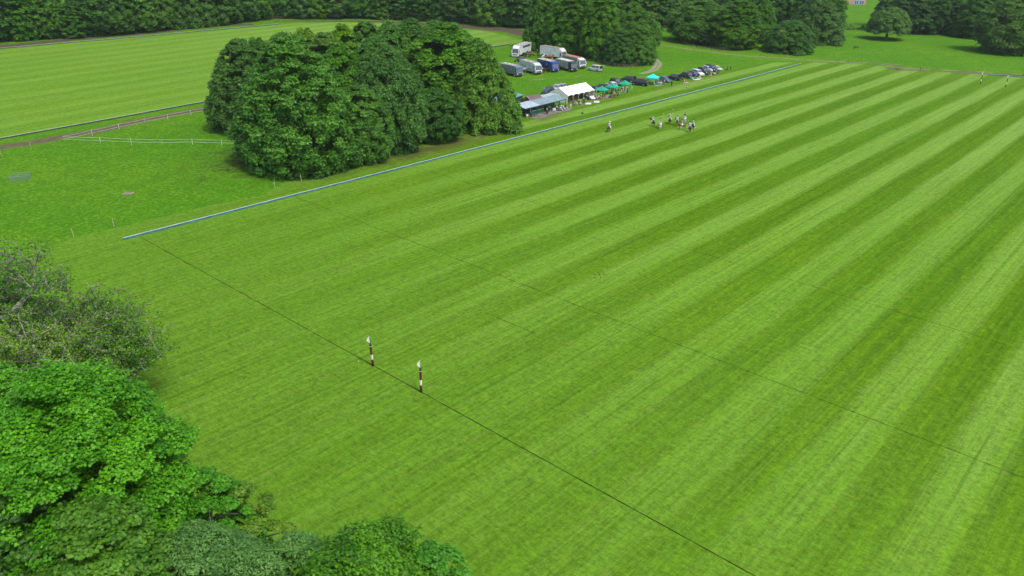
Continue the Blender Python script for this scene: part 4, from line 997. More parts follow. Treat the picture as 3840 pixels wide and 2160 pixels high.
        if rails: MB().tube([(X(rf+.2), s*hw*.70, H+.01), (X(rf+.35), s*hw*.70, H+.06), (X(rr-.3), s*hw*.70, H+.06), (X(rr-.15), s*hw*.70, H)], .022, 5).build('roof_rail', M_chr, e)
        for wx in (L*.185, L*.795):
            MB().lathe((X(wx), s*(hw-.05)-.058, r), [(0, 0), (r*1.16, 0), (r*1.16, .116), (0, .116)], 16, 'y').build('wheel_arch', arch or M_trim, e)
            vwheel(e, X(wx), s*(hw-.085), r, .24, s)
    rp = roof or P_
    rs = []
    for x, wf, z in ((rf-.06, .90, H-.07), (rf+.1, 1.0, H-.015), ((rf+rr)/2, 1.02, H+.015), (rr-.1, 1.0, H-.01), (rr+.05, .92, H-.07)):
        w_ = hw*t*wf; rs.append([(X(x), -w_, z-.04), (X(x), -w_*.85, z), (X(x), w_*.85, z), (X(x), w_, z-.04), (X(x), w_*.9, z-.07), (X(x), -w_*.9, z-.07)])
    MB().loft(rs).build('roof', rp, e)
    MB().box(X(.06), X(-.012), -.32, .32, .45, .58).build('grille', M_trim, e); MB().box(X(.02), X(-.03), -.26, .26, .30, .41).build('number_plate', M_wht, e)
    MB().box(X(L+.02), X(L-.08), -.26, .26, .52, .64).build('number_plate', M_plate, e)
    if open_tail:
        tg = MB().box(0, 1.05, -hw*.82, hw*.82, -.03, .03).build('tailgate', P_, e); tg.matrix_basis = Matrix.Translation((X(rr), 0, H-.03)) @ Matrix.Rotation(R(180), 4, 'Z') @ Matrix.Rotation(R(-14), 4, 'Y')
        MB().box(X(L-.02)-.01, X(L-.02)+.02, -hw*.72, hw*.72, .65, H-.2).build('boot_opening', M_trim, e)
    return e
C_blk = (.020, .022, .025); C_navy = (.012, .022, .055); C_wht = (.62, .64, .66); C_sil = (.36, .40, .42); C_dg = (.022, .038, .034); C_brn = (.035, .030, .028)
CP = 'cars parked along the pitch side'
car('boxy', Z2(140, 392), Z2(270, 410), (.42, .47, .49), 'silver off-road car with its tailgate raised beside the brown rail fence', open_tail=True, roof=carpaint(C_wht), group='cars parked by the horse lorries')
car('suv', Z2(712, 580), Z2(845, 597), C_dg, 'dark green car with its tailgate open, just behind the black van', open_tail=True, rails=True, group=CP)
v = car('van', Z2(912, 642), Z2(1065, 662), C_blk, 'black van with silver roof bars between the green and turquoise gazebos', rails=True, group=CP)
car('hatch', Q4(1265, 515), Q4(960, 440), (.055, .11, .19), 'blue car mostly hidden behind the turquoise gazebo', group=CP)
car('suv', Q4(1350, 362), Q4(1720, 422), (.010, .016, .030), 'near-black blue car with its boot open, right of the turquoise gazebo', open_tail=True, rails=True, group=CP)
car('suv', Q5(120, 690), Q5(435, 765), C_brn, 'dark brown car with silver window trim, second in the row of cars', rails=True, group=CP, dx=.3)
car('estate', Q5(390, 605), Q5(655, 672), (.020, .030, .13), 'deep blue estate squeezed between the dark brown and the white car', rails=True, group=CP)
car('suv', Q5(940, 655), Q5(640, 580), C_wht, 'white car nosing towards the pitch with a picnic rug in front', group=CP)
car('boxy', Q5(1200, 592), Q5(905, 515), (.025, .040, .055), 'dark blue-grey off-road car beside the people in pink', group=CP, rails=True)
car('estate', Q5(1400, 455), Q5(1130, 392), (.58, .60, .66), 'white estate half hidden between two dark off-road cars', group=CP)
car('boxy', Q5(1540, 462), Q5(1250, 392), (.018, .024, .028), 'black off-road car with a pale bonnet near the end of the row', group=CP)
car('classic', Q5(1770, 422), Q5(1560, 372), (.60, .56, .50), 'cream old saloon with red-brown wheel arches, last in the row of cars', arch=paint('maroon', (.22, .03, .03), .4), group=CP)
car('suv', Q3(1330, 370), Q3(1130, 310), (.03, .035, .04), 'dark car with a pale windscreen seen behind the middle green gazebo', group=CP)
car('hatch', Q3(900, 400), Q3(1130, 470), C_wht, 'white car with a dark rear window behind the middle green gazebo', group=CP)
car('suv', Q3(420, 560), Q3(740, 640), C_blk, 'black car with silver window trim behind the green gazebo next to the marquee', rails=True, group=CP)
car('hatch', Q3(120, 590), Q3(370, 690), (.028, .024, .085), 'dark purple-blue car right behind the marquee corner', group=CP)
car('mpv', Q1(1262, 262), Q1(1490, 200), (.022, .045, .065), 'dark blue hatchback parked just behind the marquee end', group='cars behind the marquee')
a = Q2(110, 285, 1.3); car('hatch', (a.x-1, a.y+.8), (a.x+1.4, a.y+1.8), C_sil, 'silver car whose roof shows over the marquee, left of two', group='cars behind the marquee')
a = Q2(350, 235, 1.4); car('estate', (a.x-1, a.y+.8), (a.x+1.5, a.y+1.8), (.25, .28, .32), 'grey car whose roof shows over the marquee, right of two', group='cars behind the marquee')
car('hatch', Q6(350, 792), Q6(650, 805), C_blk, 'black car parked in front of the tall white coach-like lorry', group='cars parked by the horse lorries')
car('hatch', Z1(20, 590), Z1(72, 585), C_wht, 'white car peeping out behind the grey horse lorry at the copse edge', group='cars parked by the horse lorries')
car('hatch', Q6(1070, 330), Q6(1180, 350), (.02, .022, .028), 'dark car in the tree shade left of the white box lorry', group='cars parked by the horse lorries')

# ---- horse lorries.  local x forward, front bumper at x = 0
def lorry(front, ang, L, boxh, cabcol, boxcol, label, roofcol=None, luton=True, cabh=2.75, W=2.45, windows=(), coach=False, slats=False, tint_roof=None, vents=0, stripe=None, open_flap=False, hatches=0):
    th = R(ang); e = empty('horse_lorry', (front[0], front[1], 0), th, label, 'lorry', 'horse lorries on the grass')
    cp, bp = carpaint(cabcol), (paint('box_%s' % label[:12].replace(' ', '_'), boxcol, .45, var=.08, scale=.7) if not slats else slats)
    hw = W/2; cl = 1.75; x1 = -cl-.08
    MB().box(-L+.1, -.3, -hw*.6, hw*.6, .45, .85).build('chassis', M_trim, e)
    MB().box(-L*.55, -L*.3, -hw*.95, -hw*.5, .35, .9).box(-L*.55, -L*.3, hw*.5, hw*.95, .35, .9).build('side_locker', M_trim, e)
    # cab
    prof = [(0, .45), (0, 1.15), (-.10, 1.3), (-.42, cabh-.12), (-.6, cabh), (-cl, cabh), (-cl, .45)]
    rings = [[(x, s*hw*k, z) for x, z in prof] for s, k in ((-1, .985), (1, .985))]
    n = len(prof); MB().add([p for r_ in rings for p in r_], [tuple(range(n))[::-1], tuple(range(n, 2*n))]+[(k, (k+1) % n, n+(k+1) % n, n+k) for k in range(n)]).build('cab', cp, e)
    MB().add([(-.085, -hw*.90, 1.38), (-.085, hw*.90, 1.38), (-.395, hw*.88, cabh-.22), (-.395, -hw*.88, cabh-.22)], [(0, 1, 2, 3)]).build('windscreen', M_glass, e).location = (.012, 0, .01)
    MB().box(-.06, .05, -hw, hw, .35, .72).build('bumper', M_trim if not coach else cp, e, bevel=.03)
    MB().box(-.03, .025, -hw*.72, hw*.72, .80, 1.12).build('grille', M_trim, e)
    for s in (1, -1):
        MB().add([(-.35, s*hw, 1.35), (-1.15, s*hw, 1.35), (-1.15, s*hw, cabh-.35), (-.62, s*hw, cabh-.35)], [(0, 1, 2, 3)] if s > 0 else [(3, 2, 1, 0)]).build('side_window', M_glass, e)
        MB().box(-.06, .035, s*hw*.82-.17, s*hw*.82+.17, .78, .98).build('headlight', M_lamp, e)
        MB().box(-.25, -.05, s*(hw+.18)-.09, s*(hw+.18)+.09, 1.55, 2.15).build('mirror', cp if not coach else M_wht, e, bevel=.03)
        for wx in (-1.05, -L*.74) + ((-L*.87,) if L > 9.5 else ()):
            MB().lathe((wx, s*(hw-.14)-.147, .47), [(0, 0), (.56, 0), (.56, .294), (0, .294)], 16, 'y').build('wheel_arch', M_trim, e)
            vwheel(e, wx, s*(hw-.12), .46, .30, s)
    b = MB().box(-L, x1, -hw, hw, .75, boxh).build('horse_box', bp, e, bevel=.04)
    MB().box(-L+.02, x1-.02, -hw+.03, hw-.03, boxh+.002, boxh+.05).build('roof', paint('roof_%s' % label[:12].replace(' ', '_'), roofcol or (.30, .27, .25), .8, var=.15, scale=.8), b)
    MB().box(-L-.02, x1+.02, -hw-.02, -hw+.05, boxh-.04, boxh+.06).box(-L-.02, x1+.02, hw-.05, hw+.02, boxh-.04, boxh+.06).build('edge_rail', paint('edge', (.50, .52, .52), .4), b)
    if luton:
        MB().add([(x1, -hw*.97, cabh+.02), (x1, hw*.97, cabh+.02), (-.25, hw*.9, cabh+.02), (-.25, -hw*.9, cabh+.02), (x1, -hw*.97, boxh), (x1, hw*.97, boxh), (x1+.35, hw*.93, boxh-.02), (x1+.35, -hw*.93, boxh-.02)],
            [(0, 3, 2, 1), (4, 5, 6, 7), (3, 7, 6, 2), (0, 4, 7, 3), (1, 2, 6, 5), (0, 1, 5, 4)]).build('roof_fairing', cp, e)
    for (wx, ww, z0, z1) in windows:
        for s in (1, -1):
            f = MB().box(wx-ww/2, wx+ww/2, s*hw-.02, s*hw+.02, z0, z1).build('window', M_glass if ww > 3 else M_wht, b)
            if ww <= 3: MB().box(wx-ww/2+.05, wx+ww/2-.05, s*(hw+.012)-.015, s*(hw+.012)+.015, z0+.05, z1-.05).build('pane', M_glass, f)
    if hatches:
        for k in range(hatches): MB().box(-L+1+k*(L-3)/max(1, hatches), -L+1.6+k*(L-3)/max(1, hatches), -.3, .3, boxh+.05, boxh+.2).build('roof_vent', M_wht, b, bevel=.06)
    if stripe:
        for s in (1, -1):
            MB().add([(-L+.3, s*(hw+.006), boxh-1.0), (-L+.3, s*(hw+.006), boxh-1.12), (-1.95, s*(hw+.006), 1.1), (-1.95, s*(hw+.006), 1.3)], [(0, 1, 2, 3)] if s < 0 else [(3, 2, 1, 0)]).build('stripe', stripe, b)
    return e
slat = corr('aluminium_slats', (.50, .53, .52), 0, .28, .4, .4)
Wn = lambda xs, w_, z0, z1: tuple((x, w_, z0, z1) for x in xs)
lorry((139.8, 49.0), -97, 8.2, 3.15, (.13, .19, .24), (.11, .13, .15), 'dark slate grey horse lorry half hidden by the copse end', (.30, .29, .29), windows=((-3.2, .9, 1.9, 2.6),)+Wn((-5.0, -6.0), .4, 2.5, 2.75), hatches=3)
lorry((147.1, 47.8), -105, 9.0, 3.35, (.50, .57, .57), (.44, .53, .52), 'pale grey-green horse lorry with a slanting dark stripe, between slate and blue ones', (.32, .29, .28), stripe=M_trim, windows=Wn((-4.2, -5.8, -7.4), .42, 2.75, 2.98), hatches=2)
lorry((154.3, 46.9), -104, 8.4, 3.2, (.018, .07, .30), (.010, .020, .17), 'royal blue horse lorry with a small white-framed window', (.42, .36, .33), windows=((-3.3, .85, 1.95, 2.55),)+Wn((-5.3, -6.3, -7.3), .5, 2.65, 2.95))
lorry((159.4, 43.5), -104, 8.2, 3.1, (.05, .06, .06), (.3, .3, .3), 'slatted aluminium horse lorry with a dark cab', (.50, .52, .50), slats=slat, windows=Wn((-4.0, -5.6, -7.2), .4, 2.6, 2.8), luton=True)
lorry((166.2, 45.3), -104, 9.6, 3.25, C_wht, (.22, .17, .15), 'cattle-type lorry with a rust brown roof and a white cab', (.36, .16, .10), windows=Wn((-2.9, -3.8, -4.7, -5.6, -6.5, -7.4, -8.3), .55, 2.55, 2.95))
lorry((176.0, 60.6), -94, 10.6, 3.7, C_wht, (.66, .70, .70), 'long plain white box horse lorry parked under the fenced copse', (.26, .21, .19), windows=Wn((-3.6, -5.1, -6.6, -8.1, -9.6), .35, 3.0, 3.22))
lorry((167.1, 75.3), -161, 12.0, 3.8, (.60, .64, .65), (.56, .63, .63), 'tall white coach-like horse lorry with a long black window band, furthest left', (.36, .33, .32), coach=True, windows=((-7.6, 7.0, 2.75, 3.45),), hatches=4, cabh=2.9)
# utility buggy on the patio
g = Q1(450, 1195); bg = empty('utility_buggy', (g.x, g.y+.4, 0), R(-60), 'small dark roofed utility buggy at the left end of the patio', 'buggy')
db = paint('buggy_blue', (.03, .05, .075), .5)
MB().box(-1.3, 1.3, -.65, .65, .35, .8).box(.6, 1.3, -.6, .6, .8, 1.0).box(-.3, .3, -.6, .6, .8, 1.25).build('body', db, bg, bevel=.05)
MB().box(-.9, .8, -.7, .7, 1.92, 2.0).build('roof', M_trim, bg, bevel=.03)
for x, y in ((-.8, -.6), (-.8, .6), (.7, -.6), (.7, .6)): MB().tube([(x*1.1, y, .8), (x, y, 1.94)], .03, 5).build('pillar', M_trim, bg); vwheel(bg, x*1.2, y*1.05, .3, .2, 1 if y > 0 else -1)
MB().add([(.98, -.55, 1.0), (.98, .55, 1.0), (.78, .55, 1.9), (.78, -.55, 1.9)], [(0, 1, 2, 3)]).build('windscreen', paint('clear_screen', (.20, .25, .27), .1), bg)

# ================================================================== FURNITURE AND LOOSE THINGS
def place(o, p, rz=0, z=0): o.location = (p[0], p[1], z); o.rotation_euler = (0, 0, rz); return o
def rug(p, w_, d_, rz, mat, label, group='rugs on the grass', z=.035):
    m = MB(); n = 7; vs = []
    for s in (0, 1):
        for i in range(n+1):
            for j in range(n+1): vs.append((w_*(i/n-.5), d_*(j/n-.5), z+s*.018+.012*math.sin(i*1.7+j*2.1)))
    q = (n+1)**2; fs = []
    for i in range(n):
        for j in range(n): a = i*(n+1)+j; fs += [(a, a+1, a+n+2, a+n+1), (q+a, q+a+n+1, q+a+n+2, q+a+1)]
    for i in range(n):
        for a, b in ((i*(n+1), (i+1)*(n+1)), ((i+1)*(n+1)+n, i*(n+1)+n), ((n)*(n+1)+i, n*(n+1)+i+1), (i+1, i)): fs.append((a, b, q+b, q+a))
    o = m.add(vs, fs).build('picnic_rug', mat, smooth=True, recalc=False); place(o, p, rz); return tag(o, label, 'rug', group)
rug(Q2(1280, 1070), 2.1, 1.5, R(35), M_wht, 'white rug on the grass in front of the seated people by the marquee')
rug(Q2(1660, 990), 2.1, 1.5, R(35), M_wht, 'white rug on the grass below the black and white sofa')
rug(Q2(1160, 1010), 1.3, .9, R(35), M_trim, 'small black rug behind the left white rug')
rug(Q3(1000, 920), 2.6, 1.7, R(8), paint('brown_rug', (.20, .15, .15), .9, var=.2), 'brown rug under the green gazebo next to the marquee')
rug(Q5(840, 805), 2.3, 1.2, R(-20), M_wht, 'white rug beside the teal cool box', z=.05)
rug(Q5(960, 745), 1.8, 1.3, R(-20), paint('cream_rug', (.55, .50, .40), .9), 'cream rug in front of the white car')
rug(Q4(2200, 515), 2.0, 1.2, R(10), paint('pink_rug', (.45, .38, .34), .9, var=.2), 'pale pink rug beside the near-black blue car')
rug(Q4(900, 650), 3.2, 1.8, R(6), paint('grey_rug', (.20, .25, .26), .9, var=.2), 'grey rug under the turquoise gazebo')
def table(p, w_, d_, h, rz, mat, leg, label, rnd=False, name='folding_table', group='small tables'):
    e = empty(name, (p[0], p[1], 0), rz, label, 'table', group)
    if rnd: MB().lathe((0, 0, h-.03), [(0, 0), (w_/2, 0), (w_/2, .035), (0, .035)], 18).build('tabletop', mat, e)
    else: MB().box(-w_/2, w_/2, -d_/2, d_/2, h-.035, h).build('tabletop', mat, e, bevel=.01)
    k = .36 if rnd else .44
    for sx, sy in ((-1, -1), (1, -1), (1, 1), (-1, 1)): MB().tube([(sx*w_*k, sy*(d_ if not rnd else w_)*k, 0), (sx*w_*k*.8, sy*(d_ if not rnd else w_)*k*.8, h-.03)], .018, 5).build('leg', leg, e)
    return e
table(Q2(1745, 850), .85, .85, .72, 0, M_wht, M_chr, 'round white table between the two red chairs', True, 'round_table')
table(Q2(915, 1000), .7, .7, .6, 0, M_wht, M_trim, 'round white table among the seated people by the marquee', True, 'round_table')
table(Q2(1455, 790), .9, .5, 1.05, R(10), paint('red_top', (.33, .10, .08), .6), M_trim, 'tall red-topped table inside the right end of the marquee')
table(Q5(1630, 610), .95, .6, .62, R(-15), M_wht, M_chr, 'white folding table at the picnic near the end of the car row')
table(Q4(900, 610), 1.0, .6, .6, R(6), paint('grey_top', (.38, .44, .44), .6), M_chr, 'grey low table under the turquoise gazebo')
table(Q1(1830, 860), 1.0, .5, .8, R(2), M_wht, M_wht, 'white table on the patio behind the seated people')
def chair(p, rz, mat, label, group='camp chairs'):
    e = empty('camp_chair', (p[0], p[1], 0), rz, label, 'chair', group)     # seat faces +x
    MB().box(-.26, .26, -.27, .27, .40, .44).build('seat', mat, e, bevel=.01)
    MB().add([(-.24, -.27, .42), (-.24, .27, .42), (-.40, .27, .92), (-.40, -.27, .92), (-.27, -.27, .42), (-.27, .27, .42), (-.43, .27, .92), (-.43, -.27, .92)], [(0, 1, 2, 3), (4, 7, 6, 5), (0, 4, 5, 1), (3, 2, 6, 7), (0, 3, 7, 4), (1, 5, 6, 2)]).build('backrest', mat, e)
    for sx in (-1, 1):
        for sy in (-1, 1): MB().tube([(sx*.28, sy*.28, 0), (sx*.22, sy*.27, .41)], .016, 5).build('leg', M_chr, e)
    for sy in (-1, 1): MB().box(-.3, .22, sy*.30-.02, sy*.30+.02, .60, .62).build('armrest', M_trim, e)
    return e
M_redc = paint('red_cloth', (.38, .045, .05), .8, var=.15); M_navyc = paint('navy_cloth', (.02, .03, .07), .8); M_greenc = paint('green_cloth', (.06, .16, .13), .8)
SEATS = []                                                          # (position, facing) reused by the people
def seat(q, rz, mat, label): chair(q, R(rz), mat, label); SEATS.append((q, rz))
seat(Q2(1625, 870), -60, M_redc, 'red camp chair left of the round white table')
seat(Q2(1850, 885), 200, M_redc, 'red camp chair right of the round white table')
seat(Q2(600, 1150), -60, M_navyc, 'dark camp chair beside the person in the red shirt')
seat(Q2(705, 1130), -70, M_greenc, 'pale green camp chair between the red-shirted person and the marquee rugs')
seat(Q2(880, 1120), -60, M_navyc, 'dark camp chair left of the small round table by the marquee')
seat(Q2(1060, 1050), 200, M_navyc, 'dark camp chair right of the small round table by the marquee')
seat(Q1(1815, 960), -80, M_greenc, 'camp chair on the patio, left of three')
seat(Q1(1925, 920), -80, M_greenc, 'camp chair on the patio, middle of three')
seat(Q1(2035, 890), -75, M_navyc, 'camp chair at the right end of the patio')
seat(Q4(495, 610), -10, M_greenc, 'green camp chair at the left corner of the turquoise gazebo')
seat(Q4(640, 625), -40, M_greenc, 'green camp chair left of the front leg of the turquoise gazebo')
seat(Q4(1010, 660), 200, M_greenc, 'green camp chair right of the front leg of the turquoise gazebo')
seat(Q4(2050, 445), -60, M_navyc, 'dark camp chair behind the near-black blue car')
seat(Q5(1420, 600), -40, M_redc, 'camp chair of the person in pink near the dark blue-grey off-road car')
seat(Q5(1765, 560), 190, M_navyc, 'dark camp chair right of the white folding table near the row end')
seat(Z1(1215, 690), -60, paint('blue_cloth', (.04, .13, .24), .8), 'small empty blue camp chair on the grass below the slatted lorry')
seat(Z2(372, 405), 200, M_greenc, 'empty green camp chair behind the silver off-road car')
SEATED = SEATS[:15]
# sofa with throw
g = Q2(1440, 900); so = empty('garden_sofa', (g.x, g.y, 0), R(-28), 'black garden sofa under a crumpled white throw, right of the marquee front', 'sofa')
MB().box(-1.1, 1.1, -.45, .45, .12, .42).box(-1.1, 1.1, .35, .52, .42, .85).box(-1.15, -.95, -.45, .4, .42, .62).box(.95, 1.15, -.45, .4, .42, .62).build('frame', M_trim, so, bevel=.05)
MB().box(-.9, .9, -.47, .34, .42, .54).build('cushion', paint('grey_cushion', (.12, .14, .17), .9), so, bevel=.05)
o = MB(); vs = []
for i in range(9):
    for j in range(6): vs.append((-.5+i*.17, -.6+j*.26, .60+.06*math.sin(i*1.9+j)+(.32 if j > 3 else 0)-(.25 if j == 0 else 0)))
o.add(vs, [(i*6+j, i*6+j+1, i*6+j+7, i*6+j+6) for i in range(8) for j in range(5)]); o = o.build('throw', M_wht, smooth=True, recalc=False)
place(o, (g.x, g.y), R(-28)); tag(o, 'crumpled white throw lying over the black garden sofa', 'throw')
# benches, barrel, bins
for q, lb in ((Q1(1530, 935), 'white box bench on the patio, left of two'), (Q1(1730, 895), 'white box bench on the patio, right of two')):
    o = MB().box(-.55, .55, -.22, .22, 0, .55).build('box_bench', M_wht, bevel=.02); place(o, q, R(2)); tag(o, lb, 'bench', 'white box benches on the patio')
o = MB().lathe((0, 0, 0), [(0, 0), (.27, 0), (.33, .2), (.34, .4), (.30, .62), (.22, .66), (0, .66)], 16).build('barrel', paint('yellow_plastic', (.62, .60, .18), .5), smooth=True); place(o, Q1(405, 1215)); tag(o, 'round pale yellow tub beside the buggy on the patio', 'tub')
o = MB().lathe((0, 0, 0), [(0, 0), (.24, 0), (.30, .35), (.32, .36), (.0, .30)], 14).build('bucket', paint('green_plastic', (.03, .28, .14), .5), smooth=True); place(o, Z1(1565, 1385)); tag(o, 'small green bucket alone on the grass outside the side boards', 'bucket')
o = MB().box(-.5, .5, -.32, .32, 0, .42).box(-.52, .52, -.34, .34, .43, .5).build('cool_box', paint('teal_plastic', (.16, .50, .42), .5), bevel=.03); place(o, Q5(650, 770), R(-15)); tag(o, 'large teal cool box beside the dark brown car', 'cool box')
o = MB().box(-.3, .3, -.18, .18, 0, .28).tube([(-.2, 0, .26), (0, 0, .42), (.2, 0, .26)], .02, 5).build('holdall', paint('dark_bag', (.012, .015, .014), .8), bevel=.03); place(o, Q5(2130, 385), R(20)); tag(o, 'dark bag on the grass by the lone pair past the car row', 'bag')
o = MB().box(-.35, .35, -.2, .2, 0, .25).box(-.2, .3, -.1, .25, .25, .36).build('holdall', paint('grey_bag', (.36, .35, .36), .8, var=.3), bevel=.05); place(o, Q4(2280, 755), R(10)); tag(o, 'grey bag lying alone on the mown verge', 'bag')
o = MB().lathe((0, 0, .04), [(0, -.04), (.03, -.03), (.04, 0), (.03, .03), (0, .04)], 10).build('polo_ball', M_wht, smooth=True); place(o, P(2597, 493)); tag(o, 'white ball on the turf behind the right pair of ponies', 'ball')
o = MB().lathe((0, 0, .05), [(0, -.05), (.04, -.035), (.055, 0), (.04, .035), (0, .05)], 10).build('polo_ball', M_wht, smooth=True); o.location = P(1345, 1356); tag(o, 'white ball on the turf just left of the near goal', 'ball')
for q, lb, mt in ((Q6(665, 610), 'pale blue feed bucket by the tethered horses', paint('pale_blue', (.14, .25, .33), .6)), (Q6(400, 650), 'red jack-like tool on the grass in front of the tall coach-like lorry', M_redc)):
    o = MB().lathe((0, 0, 0), [(0, 0), (.26, 0), (.33, .45), (.35, .47), (.0, .42)], 12).build('feed_bucket', mt, smooth=True); place(o, q); tag(o, lb.replace('jack-like tool', 'feed bucket'), 'bucket', 'feed buckets by the lorries')
# ================================================================== PEOPLE AND HORSES
def skin(name, nodes, edges, sub=1, root=0):
    """grow one continuous surface round a skeleton. nodes: (x, y, z, radius)"""
    me = bpy.data.meshes.new(name); me.from_pydata([n[:3] for n in nodes], edges, [])
    o = bpy.data.objects.new('tmp_skin', me); COL.objects.link(o)
    sk = o.modifiers.new('skin', 'SKIN'); sk.use_smooth_shade = True
    lay = me.skin_vertices[0].data if me.skin_vertices else None
    if lay is None:
        bm = bmesh.new(); bm.from_mesh(me); bm.verts.layers.skin.verify(); bm.to_mesh(me); bm.free(); lay = me.skin_vertices[0].data
    for i, n in enumerate(nodes):
        r = n[3]; lay[i].radius = (r, r) if not hasattr(r, '__len__') else r
        lay[i].use_root = (i == root)
    if sub: s = o.modifiers.new('s', 'SUBSURF'); s.levels = sub; s.render_levels = sub
    dg = bpy.context.evaluated_depsgraph_get(); out = bpy.data.meshes.new_from_object(o.evaluated_get(dg)); out.name = name
    bpy.data.objects.remove(o); return out
class Sk:
    def __init__(s): s.n = []; s.e = []; s.ix = {}
    def a(s, k, p, r, parent=None):
        s.ix[k] = len(s.n); s.n.append((*p, r))
        if parent is not None: s.e.append((s.ix[parent], s.ix[k]))
        return s
    def sub(s, keys, grow=.018, over=None):
        q = Sk()
        for k in keys:
            n = s.n[s.ix[k]]; q.ix[k] = len(q.n); q.n.append((n[0], n[1], n[2], n[3]+grow+((over or {}).get(k, 0))))
        inv = {v: k for k, v in s.ix.items()}
        for a, b in s.e:
            if inv[a] in q.ix and inv[b] in q.ix: q.e.append((q.ix[inv[a]], q.ix[inv[b]]))
        return q
def fingers(s, side, wr, d, out):
    """five short bent chains rooted in the palm"""
    d = Vector(d).normalized(); out = Vector(out).normalized(); pw = Vector(wr)+d*.05
    s.a('palm'+side, pw, .030, 'wrist'+side)
    up = d.cross(out).normalized()
    for i, (off, ln) in enumerate(((-.030, .062), (-.010, .075), (.010, .070), (.028, .055))):
        b = pw+d*.035+out*off; c = b+d*ln*.6+up*-.006; e_ = c+d*ln*.45+up*-.018
        s.a(f'f{i}a'+side, b, .010, 'palm'+side); s.a(f'f{i}b'+side, c, .0085, f'f{i}a'+side); s.a(f'f{i}c'+side, e_, .007, f'f{i}b'+side)
    t = pw-out*.035; s.a('tha'+side, t, .011, 'palm'+side); s.a('thb'+side, t+d*.045-out*.015, .009, 'tha'+side)
def body(pose):
    """skeleton facing +x, z up; L is +y"""
    s = Sk(); lean = 0.0
    J = dict(stand=dict(pz=.95, hip=.0, kneeL=(.03, .11, .50), kneeR=(.01, -.11, .50), anL=(-.03, .12, .08), anR=(-.02, -.12, .08), elL=(-.03, .25, 1.15), elR=(-.02, -.25, 1.15), wrL=(.06, .26, .92), wrR=(.08, -.25, .93), lean=0),
             arms=dict(pz=.95, kneeL=(.03, .10, .50), kneeR=(.01, -.12, .50), anL=(-.03, .11, .08), anR=(-.02, -.15, .08), elL=(.05, .24, 1.14), elR=(.08, -.24, 1.14), wrL=(.26, .08, 1.20), wrR=(.28, -.10, 1.28), lean=.02),
             walk=dict(pz=.93, kneeL=(.22, .10, .52), kneeR=(-.05, -.10, .50), anL=(.26, .11, .09), anR=(-.36, -.11, .16), elL=(-.16, .24, 1.16), elR=(.12, -.24, 1.16), wrL=(-.16, .26, .94), wrR=(.26, -.22, 1.02), lean=.04),
             sit=dict(pz=.54, kneeL=(.44, .12, .52), kneeR=(.44, -.12, .50), anL=(.42, .12, .08), anR=(.46, -.14, .08), elL=(.06, .24, .76), elR=(.06, -.24, .76), wrL=(.30, .14, .66), wrR=(.30, -.14, .66), lean=-.06),
             floor=dict(pz=.14, kneeL=(.42, .18, .34), kneeR=(.45, -.14, .28), anL=(.62, .10, .08), anR=(.78, -.10, .07), elL=(-.04, .26, .42), elR=(.14, -.24, .40), wrL=(-.14, .28, .12), wrR=(.34, -.16, .34), lean=-.08),
             ride=dict(pz=1.56, kneeL=(.24, .34, 1.28), kneeR=(.24, -.34, 1.28), anL=(.04, .36, .88), anR=(.04, -.36, .88), elL=(.10, .25, 1.74), elR=(.06, -.26, 1.74), wrL=(.36, .08, 1.70), wrR=(.30, -.18, 1.66), lean=.14),
             swing=dict(pz=1.56, kneeL=(.24, .34, 1.28), kneeR=(.24, -.34, 1.28), anL=(.04, .36, .88), anR=(.04, -.36, .88), elL=(.10, .25, 1.74), elR=(.02, -.42, 2.02), wrL=(.36, .08, 1.70), wrR=(.12, -.50, 2.26), lean=.10))[pose]
    pz = J['pz']; l = J['lean']; x = lambda h: l*h/.5
    s.a('pelvis', (0, 0, pz), .125)
    s.a('waist', (x(.14), 0, pz+.15), .115, 'pelvis'); s.a('chest', (x(.32), 0, pz+.33), .145, 'waist'); s.a('collar', (x(.48), 0, pz+.47), .085, 'chest')
    s.a('neck', (x(.55), 0, pz+.54), .052, 'collar'); s.a('chin', (x(.6)+.02, 0, pz+.60), .068, 'neck'); s.a('head', (x(.66)+.01, 0, pz+.68), .098, 'chin'); s.a('crown', (x(.72), 0, pz+.76), .078, 'head')
    s.a('nose', (x(.66)+.115, 0, pz+.655), .014, 'head')
    for S, sg in (('L', 1), ('R', -1)):
        s.a('sh'+S, (x(.44), sg*.17, pz+.44), .062, 'chest'); s.a('elbow'+S, J['el'+S], .043, 'sh'+S); s.a('wrist'+S, J['wr'+S], .028, 'elbow'+S)
        d = Vector(J['wr'+S])-Vector(J['el'+S]); o = Vector((0, sg, 0)) if abs(d.normalized().y) < .8 else Vector((1, 0, 0)); fingers(s, S, J['wr'+S], d, o)
        s.a('hip'+S, (.0, sg*.09, pz-.05), .095, 'pelvis'); s.a('knee'+S, J['knee'+S], .058, 'hip'+S); s.a('ankle'+S, J['an'+S], .040, 'knee'+S)
        a = Vector(J['an'+S]); s.a('toe'+S, (a.x+.15, a.y+sg*.01, a.z-.045), .038, 'ankle'+S)
    return s
POSES = {}
